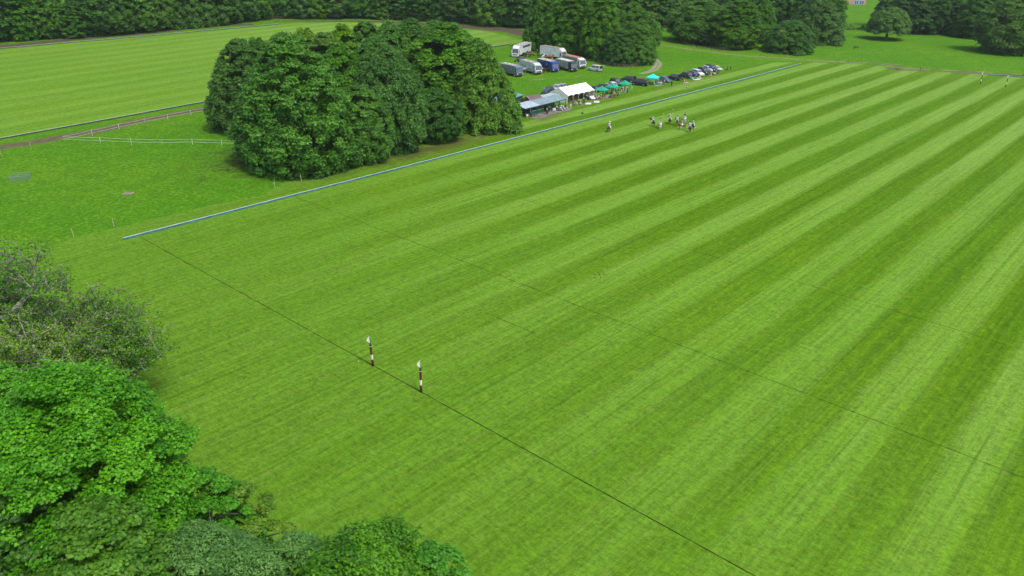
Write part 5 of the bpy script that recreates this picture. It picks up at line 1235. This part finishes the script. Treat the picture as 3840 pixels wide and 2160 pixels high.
def pose_meshes(p):
    if p in POSES: return POSES[p]
    s = body(p); D_ = {}
    D_['body'] = skin('body', s.n, s.e)
    q = s.sub(['waist', 'pelvis', 'chest', 'collar', 'shL', 'elbowL', 'shR', 'elbowR'], .016, {'elbowL': .008, 'elbowR': .008}); D_['shirt'] = skin('shirt', q.n, q.e, root=q.ix['chest'])
    q = s.sub(['pelvis', 'hipL', 'hipR', 'kneeL', 'kneeR', 'ankleL', 'ankleR'], .018, {'ankleL': .012, 'ankleR': .012}); D_['trousers'] = skin('trousers', q.n, q.e, root=q.ix['pelvis'])
    q = s.sub(['ankleL', 'toeL'], .012); b1 = s.sub(['ankleR', 'toeR'], .012); k = len(q.n); q.n += b1.n; q.e += [(a+k, b+k) for a, b in b1.e]; D_['shoes'] = skin('shoes', q.n, q.e)
    def boots():
        q = Sk()
        for S in 'LR':
            a, kn, t = [np.array(s.n[s.ix[z_+S]][:3]) for z_ in ('ankle', 'knee', 'toe')]; m_ = a*.3+kn*.7
            q.a('k'+S, m_, .066); q.a('a'+S, a, .056, 'k'+S); q.a('t'+S, t, .05, 'a'+S)
        return skin('boots', q.n, q.e)
    D_['boots'] = boots()
    c = np.array(s.n[s.ix['crown']][:3]); h = np.array(s.n[s.ix['head']][:3])
    q = Sk(); q.a('a', h+[-.035, 0, -.02], .095); q.a('b', c+[-.012, 0, .012], .090, 'a'); D_['hair'] = skin('hair', q.n, q.e)
    q = Sk(); q.a('a', h+[-.035, 0, -.10], .075); q.a('b', h+[-.03, 0, .0], .100, 'a'); q.a('c', c+[-.01, 0, .014], .088, 'b'); D_['long_hair'] = skin('long_hair', q.n, q.e)
    m = MB(); m.lathe(tuple(c+[0, 0, -.045]), [(.0, .0), (.19, 0), (.19, .012), (.115, .02), (.10, .11), (.05, .135), (0, .135)], 14); me = bpy.data.meshes.new('hat'); me.from_pydata(m.v, [], m.f); D_['hat'] = me
    m = MB(); m.lathe(tuple(c+[0, 0, -.06]), [(0, 0), (.15, 0), (.135, .03), (.128, .10), (.09, .155), (.03, .17), (0, .17)], 14); m.box(c[0]+.1, c[0]+.2, -.07, .07, c[2]-.06, c[2]-.045); me = bpy.data.meshes.new('helmet'); me.from_pydata(m.v, [], m.f); D_['helmet'] = me
    # skirt / dress
    pz = s.n[0][2]; m = MB(); m.lathe((0, 0, 0), [(.14, pz+.12), (.17, pz-.05), (.23, max(.2, pz-.5)), (.22, max(.18, pz-.52))], 14); me = bpy.data.meshes.new('skirt'); me.from_pydata(m.v, [], m.f); D_['skirt'] = me
    POSES[p] = D_; return D_
SKIN = paint('skin', (.42, .24, .17), .6, var=.06)
CL = {'black': (.012, .013, .015), 'white': (.62, .63, .64), 'navy': (.02, .03, .075), 'grey': (.20, .23, .25), 'cream': (.50, .46, .36), 'khaki': (.20, .17, .11), 'red': (.40, .09, .08), 'pink': (.55, .16, .24), 'brown': (.13, .06, .035), 'blue': (.05, .12, .28),
      'green': (.03, .075, .05), 'lgrey': (.40, .42, .43), 'purple': (.09, .05, .16), 'maroon': (.20, .05, .055), 'fair': (.36, .24, .11), 'dbrown': (.05, .03, .02), 'yellow': (.55, .60, .12), 'peach': (.55, .30, .22), 'teal': (.22, .40, .35), 'blond': (.42, .32, .16)}
def cm(n): return paint('cloth_'+n, CL[n], .85, var=.12, scale=9)
def ob(name, me, mat, parent):
    if not me.materials: me.materials.append(None)
    o = bpy.data.objects.new(name, me); COL.objects.link(o); o.parent = parent; o.material_slots[0].link = 'OBJECT'; o.material_slots[0].material = mat; return o
PPL = 'people watching beside the pitch'
def person(p, rz, pose, top, legs, label, hair='dbrown', hat=None, long=False, skirt=False, boots=False, z=0, sc=1.0, group=PPL):
    D_ = pose_meshes(pose); e = empty('person', (p[0], p[1], z), R(rz), label, 'person', group); e.scale = (sc, sc, sc)
    ob('body', D_['body'], SKIN, e); ob('shirt', D_['shirt'], cm(top), e)
    if skirt: ob('skirt', D_['skirt'], cm(legs), e)
    else: ob('trousers', D_['trousers'], cm(legs), e)
    ob('boots' if boots else 'shoes', D_['boots' if boots else 'shoes'], cm('dbrown' if boots else 'black'), e)
    if hat in ('helmet',) or (hat and hat.startswith('helmet')): ob('helmet', D_['helmet'], cm(hat.split(':')[1]), e)
    elif hat: ob('hair', D_['hair'], cm(hair), e); ob('hat', D_['hat'], cm(hat), e)
    else: ob('hair', D_['long_hair' if long else 'hair'], cm(hair), e)
    return e
TOC = 225                                                       # heading that faces the camera
S_ = 'stand'; A_ = 'arms'
person(Q1(1235, 1098), 80, A_, 'grey', 'black', 'person in a grey top and black trousers standing on the patio with back turned', 'dbrown')
person(Q1(1318, 1003), 60, S_, 'brown', 'black', 'brown-haired person in dark clothes at the gap between the green counters', 'brown', long=True)
person(Q1(1560, 905), -80, 'sit', 'navy', 'navy', 'person all in navy seated on the left white box bench', z=.02)
person(Q1(1650, 925), -70, 'sit', 'white', 'navy', 'person in a white top and navy trousers seated between the white box benches', 'blond')
for (i, top, legs, lb, kw) in ((6, 'white', 'white', 'person all in white on the patio, left of the three camp chairs', {}), (7, 'cream', 'white', 'person in cream and white in the middle patio camp chair', dict(hair='blond')), (8, 'black', 'cream', 'person in a black top at the right end of the patio', dict(hair='dbrown')),
        (0, 'peach', 'cream', 'person with a pale cap in the left red chair', dict(hat='cream')), (1, 'red', 'grey', 'person with a white cap in the right red chair', dict(hat='white')), (2, 'navy', 'grey', 'person in navy seated beside the red-shirted one', {}),
        (3, 'teal', 'lgrey', 'person in pale green seated in front of the marquee', dict(hair='fair')), (4, 'black', 'white', 'person in a black top and white trousers seated left of the small round table', {}), (5, 'black', 'black', 'person in black with a white cap seated right of the small round table', dict(hat='white')),
        (9, 'cream', 'lgrey', 'person in cream seated at the left corner of the turquoise gazebo', dict(hair='blond')), (10, 'lgrey', 'lgrey', 'person in light grey seated near the front leg of the turquoise gazebo', dict(hat='white')), (11, 'white', 'teal', 'person in white seated under the right half of the turquoise gazebo', dict(hair='brown', long=True)),
        (12, 'black', 'dbrown', 'person in black seated behind the near-black blue car', {}), (13, 'pink', 'pink', 'person in bright pink seated near the dark blue-grey off-road car', dict(hair='blond')), (14, 'green', 'navy', 'person in dark green seated right of the white folding table', {})):
    q, rz = SEATED[i]; person(q, rz, 'sit', top, legs, lb, **kw)
person(Q1(540, 1195), -60, 'sit', 'lgrey', 'black', 'person bent forward sitting by the buggy on the patio', 'dbrown', z=-.1)
person(Q2(478, 1278), -100, S_, 'red', 'white', 'person in a red shirt and white breeches standing left of the marquee', 'dbrown', boots=True, group='people in riding clothes')
person(Q2(985, 800), -60, 'sit', 'purple', 'navy', 'person in purple seated inside the marquee, left of three', 'dbrown')
person(Q2(1100, 800), -80, 'sit', 'purple', 'dbrown', 'person in dark purple seated inside the marquee, middle of three', 'brown', long=True)
person(Q2(1218, 860), -90, 'sit', 'grey', 'black', 'person in grey seated inside the marquee, right of three', 'brown')
person(Q3(437, 735), 200, S_, 'peach', 'white', 'small person in pink and white standing left of the first green gazebo', 'blond', sc=.78)
person(Q3(640, 870), -40, 'floor', 'navy', 'navy', 'person in navy sitting on the grass under the left of the first green gazebo')
person(Q3(742, 860), -70, 'sit', 'black', 'black', 'person in black with a wide cream hat under the first green gazebo', hat='cream')
person(Q3(865, 925), 10, 'floor', 'lgrey', 'lgrey', 'person in light grey sitting on the brown rug', 'brown', long=True)
person(Q3(945, 900), -60, 'floor', 'cream', 'grey', 'person in cream with brown hair on the brown rug', 'brown', long=True)
person(Q3(1080, 925), 170, 'floor', 'black', 'black', 'person in black reclining at the right end of the brown rug', 'dbrown')
person(Q3(1205, 948), 40, S_, 'grey', 'brown', 'woman in a grey top and brown trousers, left of the standing pair', 'fair', long=True)
person(Q3(1265, 935), 60, S_, 'grey', 'maroon', 'woman in a grey top and maroon trousers, right of the standing pair', 'blond', long=True)
person(Q3(1408, 925), -80, S_, 'black', 'black', 'woman in a long black dress standing in front of the middle green gazebo', 'cream', skirt=True, long=True)
person(Q3(1115, 720), 20, S_, 'white', 'green', 'person in a white top standing at the left back of the middle green gazebo', 'dbrown')
person(Q3(1195, 690), -60, A_, 'black', 'black', 'person in black standing under the middle green gazebo, left', 'dbrown')
person(Q3(1285, 680), 220, A_, 'black', 'dbrown', 'person in black standing under the middle green gazebo, right', 'brown')
person(Q3(1345, 800), 120, S_, 'blue', 'navy', 'person in blue beside the front leg of the middle green gazebo', 'lgrey')
person(Q3(1560, 705), -30, 'walk', 'black', 'white', 'striding person in a black top and white trousers by the third green gazebo', 'dbrown')
person(Q3(1645, 680), -60, A_, 'white', 'white', 'person all in white among the group by the third green gazebo', 'brown')
person(Q3(1740, 722), 70, A_, 'grey', 'white', 'person in a grey top and white trousers with back turned near the third green gazebo', 'brown')
person(Q3(1830, 738), 100, S_, 'black', 'black', 'person in black with a yellow cap near the third green gazebo', hat='yellow')
person(Q3(1700, 640), -80, S_, 'green', 'black', 'person in dark green half hidden at the back of the third gazebo group', 'dbrown')
person(Q3(2022, 672), 200, S_, 'lgrey', 'teal', 'person in pale grey standing alone left of the black van', 'brown')
person(Q4(735, 605), 100, S_, 'blue', 'navy', 'tall person in blue standing under the turquoise gazebo', 'dbrown')
person(Q4(830, 560), -90, A_, 'lgrey', 'grey', 'person in light grey standing behind the front leg of the turquoise gazebo', 'blond')
person(Q4(1010, 560), -100, 'sit', 'maroon', 'navy', 'person in maroon seated at the back of the turquoise gazebo', 'dbrown')
person(Q4(1165, 645), 160, A_, 'white', 'grey', 'person in a white top and grey trousers at the right corner of the turquoise gazebo', 'brown')
person(Q4(1520, 690), 30, S_, 'black', 'black', 'person all in black standing alone between the blue car and the verge', 'dbrown', hat='green')
person(Q4(2140, 505), -60, 'floor', 'white', 'cream', 'person in white on the pale pink rug', 'blond')
person(Q4(2225, 525), 20, 'floor', 'peach', 'cream', 'person in peach on the pale pink rug', 'fair', long=True)
person(Q5(775, 775), -60, 'floor', 'khaki', 'grey', 'person in khaki sitting between the cool box and the white rug', 'fair')
person(Q5(975, 735), 200, 'floor', 'cream', 'lgrey', 'person wrapped in pale clothes on the cream rug', 'brown')
person(Q5(1475, 650), 100, 'floor', 'lgrey', 'white', 'person in light grey sitting on the grass in front of the person in pink', 'fair')
person(Q5(1520, 560), 200, S_, 'cream', 'cream', 'small child in cream beside the person in pink', 'blond', sc=.55)
person(Q5(2198, 392), 90, S_, 'green', 'green', 'person in dark green past the end of the car row, beside a bag', 'dbrown')
person(Q5(2322, 395), 110, A_, 'black', 'black', 'grey-haired person in black past the end of the car row', 'lgrey')
person(FR(562, 668), 80, A_, 'black', 'grey', 'dark-coated person on the dirt track at the far end of the pitch, left of two', 'dbrown', group='pair on the far track')
person(FR(612, 670), 95, S_, 'black', 'grey', 'dark-coated person on the dirt track at the far end of the pitch, right of two', 'dbrown', group='pair on the far track')
person(Q6(1640, 800), 200, S_, 'peach', 'cream', 'person in pale pink beside the chestnut horses at the long white lorry', 'blond', group='people by the lorries')
person(Q6(1120, 500), 90, S_, 'grey', 'black', 'person in grey at the rear of the long white lorry', 'brown', group='people by the lorries')
person(Q6(2090, 700), 40, S_, 'peach', 'cream', 'person in peach between the long white lorry and the rust-roofed one', 'brown', group='people by the lorries')
person(Q6(672, 590), 100, S_, 'grey', 'green', 'person in grey beside the horses at the coach-like lorry', 'dbrown', group='people by the lorries')

# ---- horses, facing +x
def horse_sk(pose):
    s = Sk(); A = s.a
    A('barrel', (0, 0, 1.13), (.30, .27)); A('chest', (.50, 0, 1.14), (.29, .25), 'barrel'); A('rump', (-.52, 0, 1.20), (.28, .26), 'barrel'); A('dock', (-.82, 0, 1.24), .13, 'rump')
    if pose == 'graze': pts = [(.80, 0, 1.10, .23), (1.10, 0, .80, .165), (1.32, 0, .46, .105), (1.42, 0, .28, .085), (1.50, 0, .10, .06)]
    elif pose == 'turn': pts = [(.76, .02, 1.34, .235), (.96, .13, 1.56, .17), (1.06, .28, 1.74, .12), (1.10, .46, 1.66, .088), (1.11, .62, 1.46, .06)]
    elif pose == 'gallop': pts = [(.80, 0, 1.30, .235), (1.08, 0, 1.48, .17), (1.32, 0, 1.66, .12), (1.58, 0, 1.60, .088), (1.80, 0, 1.44, .06)]
    else: pts = [(.76, 0, 1.34, .235), (.98, 0, 1.56, .175), (1.14, 0, 1.76, .125), (1.33, 0, 1.63, .105), (1.50, 0, 1.44, .07)]
    par = 'chest'
    for i, (x, y, z, r) in enumerate(pts): A(f'n{i}', (x, y, z), r, par); par = f'n{i}'
    q = Vector(pts[2][:3])
    for sg in (1, -1): A(f'ear{sg}', (q.x-.03, q.y+sg*.07, q.z+(.12 if pose != 'graze' else .06)), .022, 'n2')
    off = {'stand': ((0, 0), (.02, 0), (0, 0), (-.05, 0)), 'graze': ((.10, 0), (-.12, 0), (.08, 0), (-.10, 0)), 'turn': ((0, 0), (.12, 0), (.08, 0), (-.10, 0)),
           'trot': ((.28, .16), (-.18, 0), (-.22, .06), (.20, 0)), 'gallop': ((.42, .22), (.20, .10), (-.30, .10), (-.12, 0))}[pose]
    for k, (S, sg) in enumerate((('L', 1), ('R', -1))):
        f, up = off[k]
        A('fs'+S, (.58, sg*.15, .98), .14, 'chest'); A('fe'+S, (.54+f*.2, sg*.17, .76), .085, 'fs'+S); A('fk'+S, (.58+f*.8, sg*.17, .44+up*.6), .052, 'fe'+S); A('ff'+S, (.56+f-up*.9, sg*.17, .13+up), .036, 'fk'+S); A('fh'+S, (.60+f-up*.9, sg*.17, .045+up), .052, 'ff'+S)
        f, up = off[2+k]
        A('hh'+S, (-.58, sg*.15, 1.02), .17, 'rump'); A('hs'+S, (-.46+f*.2, sg*.18, .80), .115, 'hh'+S); A('hk'+S, (-.74+f*.8, sg*.17, .52+up*.5), .055, 'hs'+S); A('hf'+S, (-.68+f, sg*.17, .13+up), .038, 'hk'+S); A('ho'+S, (-.63+f, sg*.17, .045+up), .054, 'hf'+S)
    return s
HP = {}
def horse_meshes(p):
    if p in HP: return HP[p]
    s = horse_sk(p); D_ = {'body': skin('body', s.n, s.e, 1, 0)}
    q = Sk()
    for S in 'LR':
        for a, b in (('fk', 'ff'), ('hk', 'hf')):
            A_0 = np.array(s.n[s.ix[a+S]][:3]); B_0 = np.array(s.n[s.ix[b+S]][:3]); H0 = np.array(s.n[s.ix[{'ff': 'fh', 'hf': 'ho'}[b]+S]][:3])
            q.a(a+S, A_0*.45+B_0*.55, .044); q.a(b+S, B_0, .046, a+S); q.a(b+'x'+S, H0, .06, b+S)
    D_['leg_wraps'] = skin('leg_wraps', q.n, q.e)
    m = Sk(); m.a('a', (-.88, 0, 1.28), .05); m.a('b', (-1.02, 0, 1.10), .075, 'a'); m.a('c', (-1.05, 0, .78), .07, 'b'); m.a('d', (-1.04, 0, .50), .03, 'c'); D_['tail'] = skin('tail', m.n, m.e)
    m = Sk(); par = None
    for i in range(3):
        n_ = s.n[s.ix[f'n{i}']]; r = n_[3]; k = .75 if p != 'graze' else .7; pos = (n_[0]-r*k*(.8 if p != 'graze' else -.55), n_[1], n_[2]+r*k*.8); m.a(str(i), pos, .042, par); par = str(i)
    D_['mane'] = skin('mane', m.n, m.e)
    b = MB(); rings = []
    for x, w_ in ((.30, .98), (.15, 1.02), (-.05, 1.04), (-.24, 1.02)):
        ring = [];
        for a in np.linspace(-78, 78, 9): ring.append((x, math.sin(R(a))*.325*w_, 1.135+math.cos(R(a))*.335*w_))
        for a in np.linspace(78, -78, 9): ring.append((x, math.sin(R(a))*.30*w_, 1.135+math.cos(R(a))*.31*w_))
        rings.append(ring)
    b.loft(rings); me = bpy.data.meshes.new('saddle_cloth'); me.from_pydata(b.v, [], b.f); D_['saddle_cloth'] = me
    b = MB(); rings = []
    for x, w_, z in ((.28, .10, .05), (.18, .15, .02), (-.02, .15, 0), (-.18, .16, .03), (-.25, .10, .08)):
        rings.append([(x, -w_*1.6, 1.33), (x, -w_, 1.49+z), (x, 0, 1.52+z), (x, w_, 1.49+z), (x, w_*1.6, 1.33), (x, 0, 1.44)])
    b.loft(rings); me = bpy.data.meshes.new('saddle'); me.from_pydata(b.v, [], b.f); D_['saddle'] = me
    HP[p] = D_; return D_
HC = {'bay': ((.10, .035, .018), 'black'), 'dark': ((.028, .014, .010), 'black'), 'black': ((.012, .013, .016), 'black'), 'grey': ((.46, .47, .47), 'lgrey'), 'white': ((.62, .60, .56), 'white'), 'chestnut': ((.17, .06, .028), 'brown')}
def horse(p, rz, pose, coat, label, tack=True, wraps='black', group='polo ponies in play', name='horse', sc=.97):
    D_ = horse_meshes(pose); col, mane = HC[coat]; e = empty(name, (p[0], p[1], 0), R(rz), label, 'horse', group); e.scale = (sc, sc, sc)
    ob('body', D_['body'], paint('coat_'+coat, col, .45, var=.16, scale=2.2), e); ob('tail', D_['tail'], cm(mane), e); ob('mane', D_['mane'], cm(mane), e)
    if tack: ob('saddle_cloth', D_['saddle_cloth'], cm('white'), e); ob('saddle', D_['saddle'], cm('dbrown'), e)
    if wraps: ob('leg_wraps', D_['leg_wraps'], cm(wraps), e)
    return e
RG = 'mounted players'
def digit(t, parent, lean=.14):
    cu = bpy.data.curves.new('num', 'FONT'); cu.body = t; cu.size = .42; cu.align_x = 'CENTER'; cu.align_y = 'CENTER'; cu.extrude = .004; o = bpy.data.objects.new('n', cu); COL.objects.link(o)
    dg = bpy.context.evaluated_depsgraph_get(); me = bpy.data.meshes.new_from_object(o.evaluated_get(dg)); bpy.data.objects.remove(o)
    q = bpy.data.objects.new('shirt_number', me); COL.objects.link(q); q.parent = parent; me.materials.clear(); me.materials.append(cm('white' if parent.get('dk') else 'black'))
    q.matrix_basis = Matrix.Translation((-.105, 0, 1.86)) @ Matrix.Rotation(R(-90), 4, 'Z') @ Matrix.Rotation(R(80), 4, 'X')
def mallet(h, rz, up, label):
    th = R(rz); o = empty('polo_mallet', (h[0], h[1], 0), th, label, 'mallet', 'polo mallets')
    if up: a, b = Vector((.12, -.52, 2.22)), Vector((.05, -.62, 3.45))
    else: a, b = Vector((.33, -.22, 1.68)), Vector((.10, -.55, .45))
    MB().tube([a, b], .015, 5).build('shaft', cm('cream'), o); t = (b-a).normalized(); n = t.cross(Vector((1, 0, 0))).normalized()
    MB().tube([b-n*.12, b+n*.12], .035, 7).build('head', cm('cream'), o)
def rider(p, rz, hp, coat, hl, pose, top, helm, rl, num=None, wraps='black', mal=None):
    horse(p, rz, hp, coat, hl, wraps=wraps)
    e = person(p, rz, pose, top, 'white', rl, hat='helmet:'+helm, boots=True, group=RG)
    if num: digit(num, e)
    mallet(p, rz, pose == 'swing', mal or ('raised mallet of the '+rl.split(' in ')[0] if pose == 'swing' else 'lowered mallet held by the '+rl)[:90])
def gh(a, b, dx=0, dy=0): p = HR(a, b); return (p.x+dx, p.y+dy)
rider(gh(275, 615), 15, 'trot', 'dark', 'dark bay pony ridden apart from the rest, left of all the ponies', 'ride', 'white', 'white', 'rider all in white with a white helmet, alone on the left', None, mal='mallet of the lone white-helmeted rider')
rider(gh(1335, 475), 58, 'turn', 'black', 'black pony with its head turned left, left in the group', 'ride', 'lgrey', 'grey', 'rider in a grey shirt numbered 1 on the black pony', '1', mal='mallet of the rider on the black pony')
rider(gh(1505, 525), 40, 'gallop', 'white', 'white pony galloping away with dark lower legs', 'swing', 'grey', 'black', 'rider in grey with a raised mallet on the galloping white pony', mal='raised mallet of the rider on the galloping white pony')
rider(gh(1737, 415), 42, 'stand', 'bay', 'bay pony standing furthest back left of the close group', 'swing', 'lgrey', 'lgrey', 'rider in a light grey shirt numbered 2 with a raised mallet', '2', mal='raised mallet of the player numbered 2')
rider(gh(1912, 468), 48, 'trot', 'dark', 'dark bay pony between the number 2 player and the dapple grey', 'ride', 'white', 'black', 'rider in white numbered 4 with a black helmet, mid group', '4', mal='mallet of the rider on the dark bay pony mid group')
rider(gh(2095, 392), 30, 'stand', 'grey', 'dapple grey pony furthest back in the group', 'ride', 'navy', 'brown', 'rider with a brown helmet on the dapple grey pony', wraps=None, mal='mallet of the rider on the dapple grey pony')
rider(gh(2030, 555), 150, 'trot', 'chestnut', 'chestnut pony crossing to the left in front of the group', 'ride', 'cream', 'green', 'rider in cream on the chestnut pony crossing to the left', mal='mallet of the rider on the chestnut pony')
rider(gh(2295, 558), 35, 'stand', 'dark', 'dark pony half hidden behind the bay on the right', 'ride', 'teal', 'black', 'rider in pale green on the half hidden dark pony', mal='mallet of the rider in pale green')
rider(gh(2218, 612), 42, 'trot', 'bay', 'bay pony nearest the camera at the right of the group', 'ride', 'white', 'black', 'rider in white numbered 3 on the nearest bay pony', '3', mal='mallet of the rider on the nearest bay pony')
HG_ = 'horses tethered at the lorries'
horse(P(3210, 186), 130, 'graze', 'black', 'dark horse in a grey rug grazing alone in the far paddock', False, None, 'horses at grass')
horse(Q6(640, 590), -30, 'stand', 'dark', 'dark brown horse nearest the cab of the coach-like lorry', False, None, HG_)
horse(Q6(770, 615), -10, 'stand', 'bay', 'bay horse at the side of the coach-like lorry', False, None, HG_)
horse(Q6(840, 610), 10, 'stand', 'chestnut', 'chestnut horse at the rear side of the coach-like lorry', False, None, HG_)
horse(Q6(900, 640), -20, 'graze', 'dark', 'dark horse with its head down behind the coach-like lorry', False, None, HG_)
horse(Q6(1140, 665), 200, 'stand', 'bay', 'bay horse at the rear of the long white lorry', False, None, HG_)
horse(Q6(1310, 700), 10, 'stand', 'grey', 'grey horse beside the long white lorry', False, None, HG_)
horse(Q6(1480, 715), -10, 'stand', 'chestnut', 'chestnut horse beside the long white lorry, left of two', False, None, HG_)
horse(Q6(1600, 730), -5, 'stand', 'bay', 'red-brown horse beside the long white lorry next to the person in pale pink', False, None, HG_)
horse(Q6(640, 1175), -100, 'stand', 'white', 'white horse between the slate grey and the pale grey-green lorries', False, None, HG_)
horse(Q6(1330, 1185), 190, 'stand', 'chestnut', 'brown horse side-on between the pale grey-green and the blue lorries', False, None, HG_)
horse(Q6(1405, 1200), -100, 'stand', 'bay', 'brown horse facing the pitch beside the blue lorry', False, None, HG_)
horse(Q6(1900, 1080), 170, 'stand', 'dark', 'dark horse between the blue and the slatted lorries', False, None, HG_)
horse(Z1(1220, 600), -20, 'stand', 'black', 'black horse standing against the side of the slatted lorry', False, None, HG_)
horse(Z1(1230, 395), 20, 'stand', 'chestnut', 'chestnut horse glimpsed between the long white and rust-roofed lorries', False, None, HG_)
# dogs
def dog(p, rz, coat, label, lying=False):
    s = Sk(); A = s.a; z = .22 if lying else .42
    A('b', (0, 0, z), .11); A('c', (.22, 0, z+.02), .125, 'b'); A('r', (-.22, 0, z), .10, 'b'); A('n', (.36, 0, z+.16), .075, 'c'); A('h', (.45, 0, z+.22), .08, 'n'); A('m', (.58, 0, z+.18), .04, 'h'); A('t', (-.38, 0, z+.10), .03, 'r')
    for S, sg in (('L', 1), ('R', -1)):
        A('e'+S, (.44, sg*.06, z+.29), .02, 'h')
        for k, x in (('f', .22), ('h', -.24)):
            if lying: A(k+'a'+S, (x+.08, sg*.11, .10), .045, 'c' if k == 'f' else 'r'); A(k+'b'+S, (x+.26, sg*.12, .04), .03, k+'a'+S)
            else: A(k+'a'+S, (x-(.03 if k == 'h' else 0), sg*.08, z*.5), .04, 'c' if k == 'f' else 'r'); A(k+'b'+S, (x, sg*.08, .04), .03, k+'a'+S)
    e = empty('dog', (p[0], p[1], 0), R(rz), label, 'dog', 'dogs'); mesh_obj('body', skin('body', s.n, s.e), paint('coat_'+coat, HC[coat][0], .6), e)
dog(Q1(700, 1200), 20, 'black', 'black dog lying on the patio beside the buggy', True)
dog(Q1(1815, 935), -60, 'black', 'dark dog standing by the person all in white on the patio')
dog(Q5(1552, 600), 180, 'black', 'black dog beside the white folding table near the row end')

# ================================================================== AIR
hb_ = MB().box(-300, 900, -400, 800, -1.0, 60).build('haze', None)
hm, hnt, hbs = newmat('haze'); hnt.nodes.remove(hbs)
pv_ = nd(hnt, 'VolumePrincipled', {'Color': (.80, .88, .92, 1), 'Density': .00009, 'Anisotropy': .2})
hnt.links.new(pv_.outputs[0], hnt.nodes['Material Output'].inputs['Volume'])
hb_.data.materials.clear(); hb_.data.materials.append(hm); tag(hb_, 'thin pale air over the whole ground', None, None, 'stuff')
SC.cycles.volume_bounces = 0
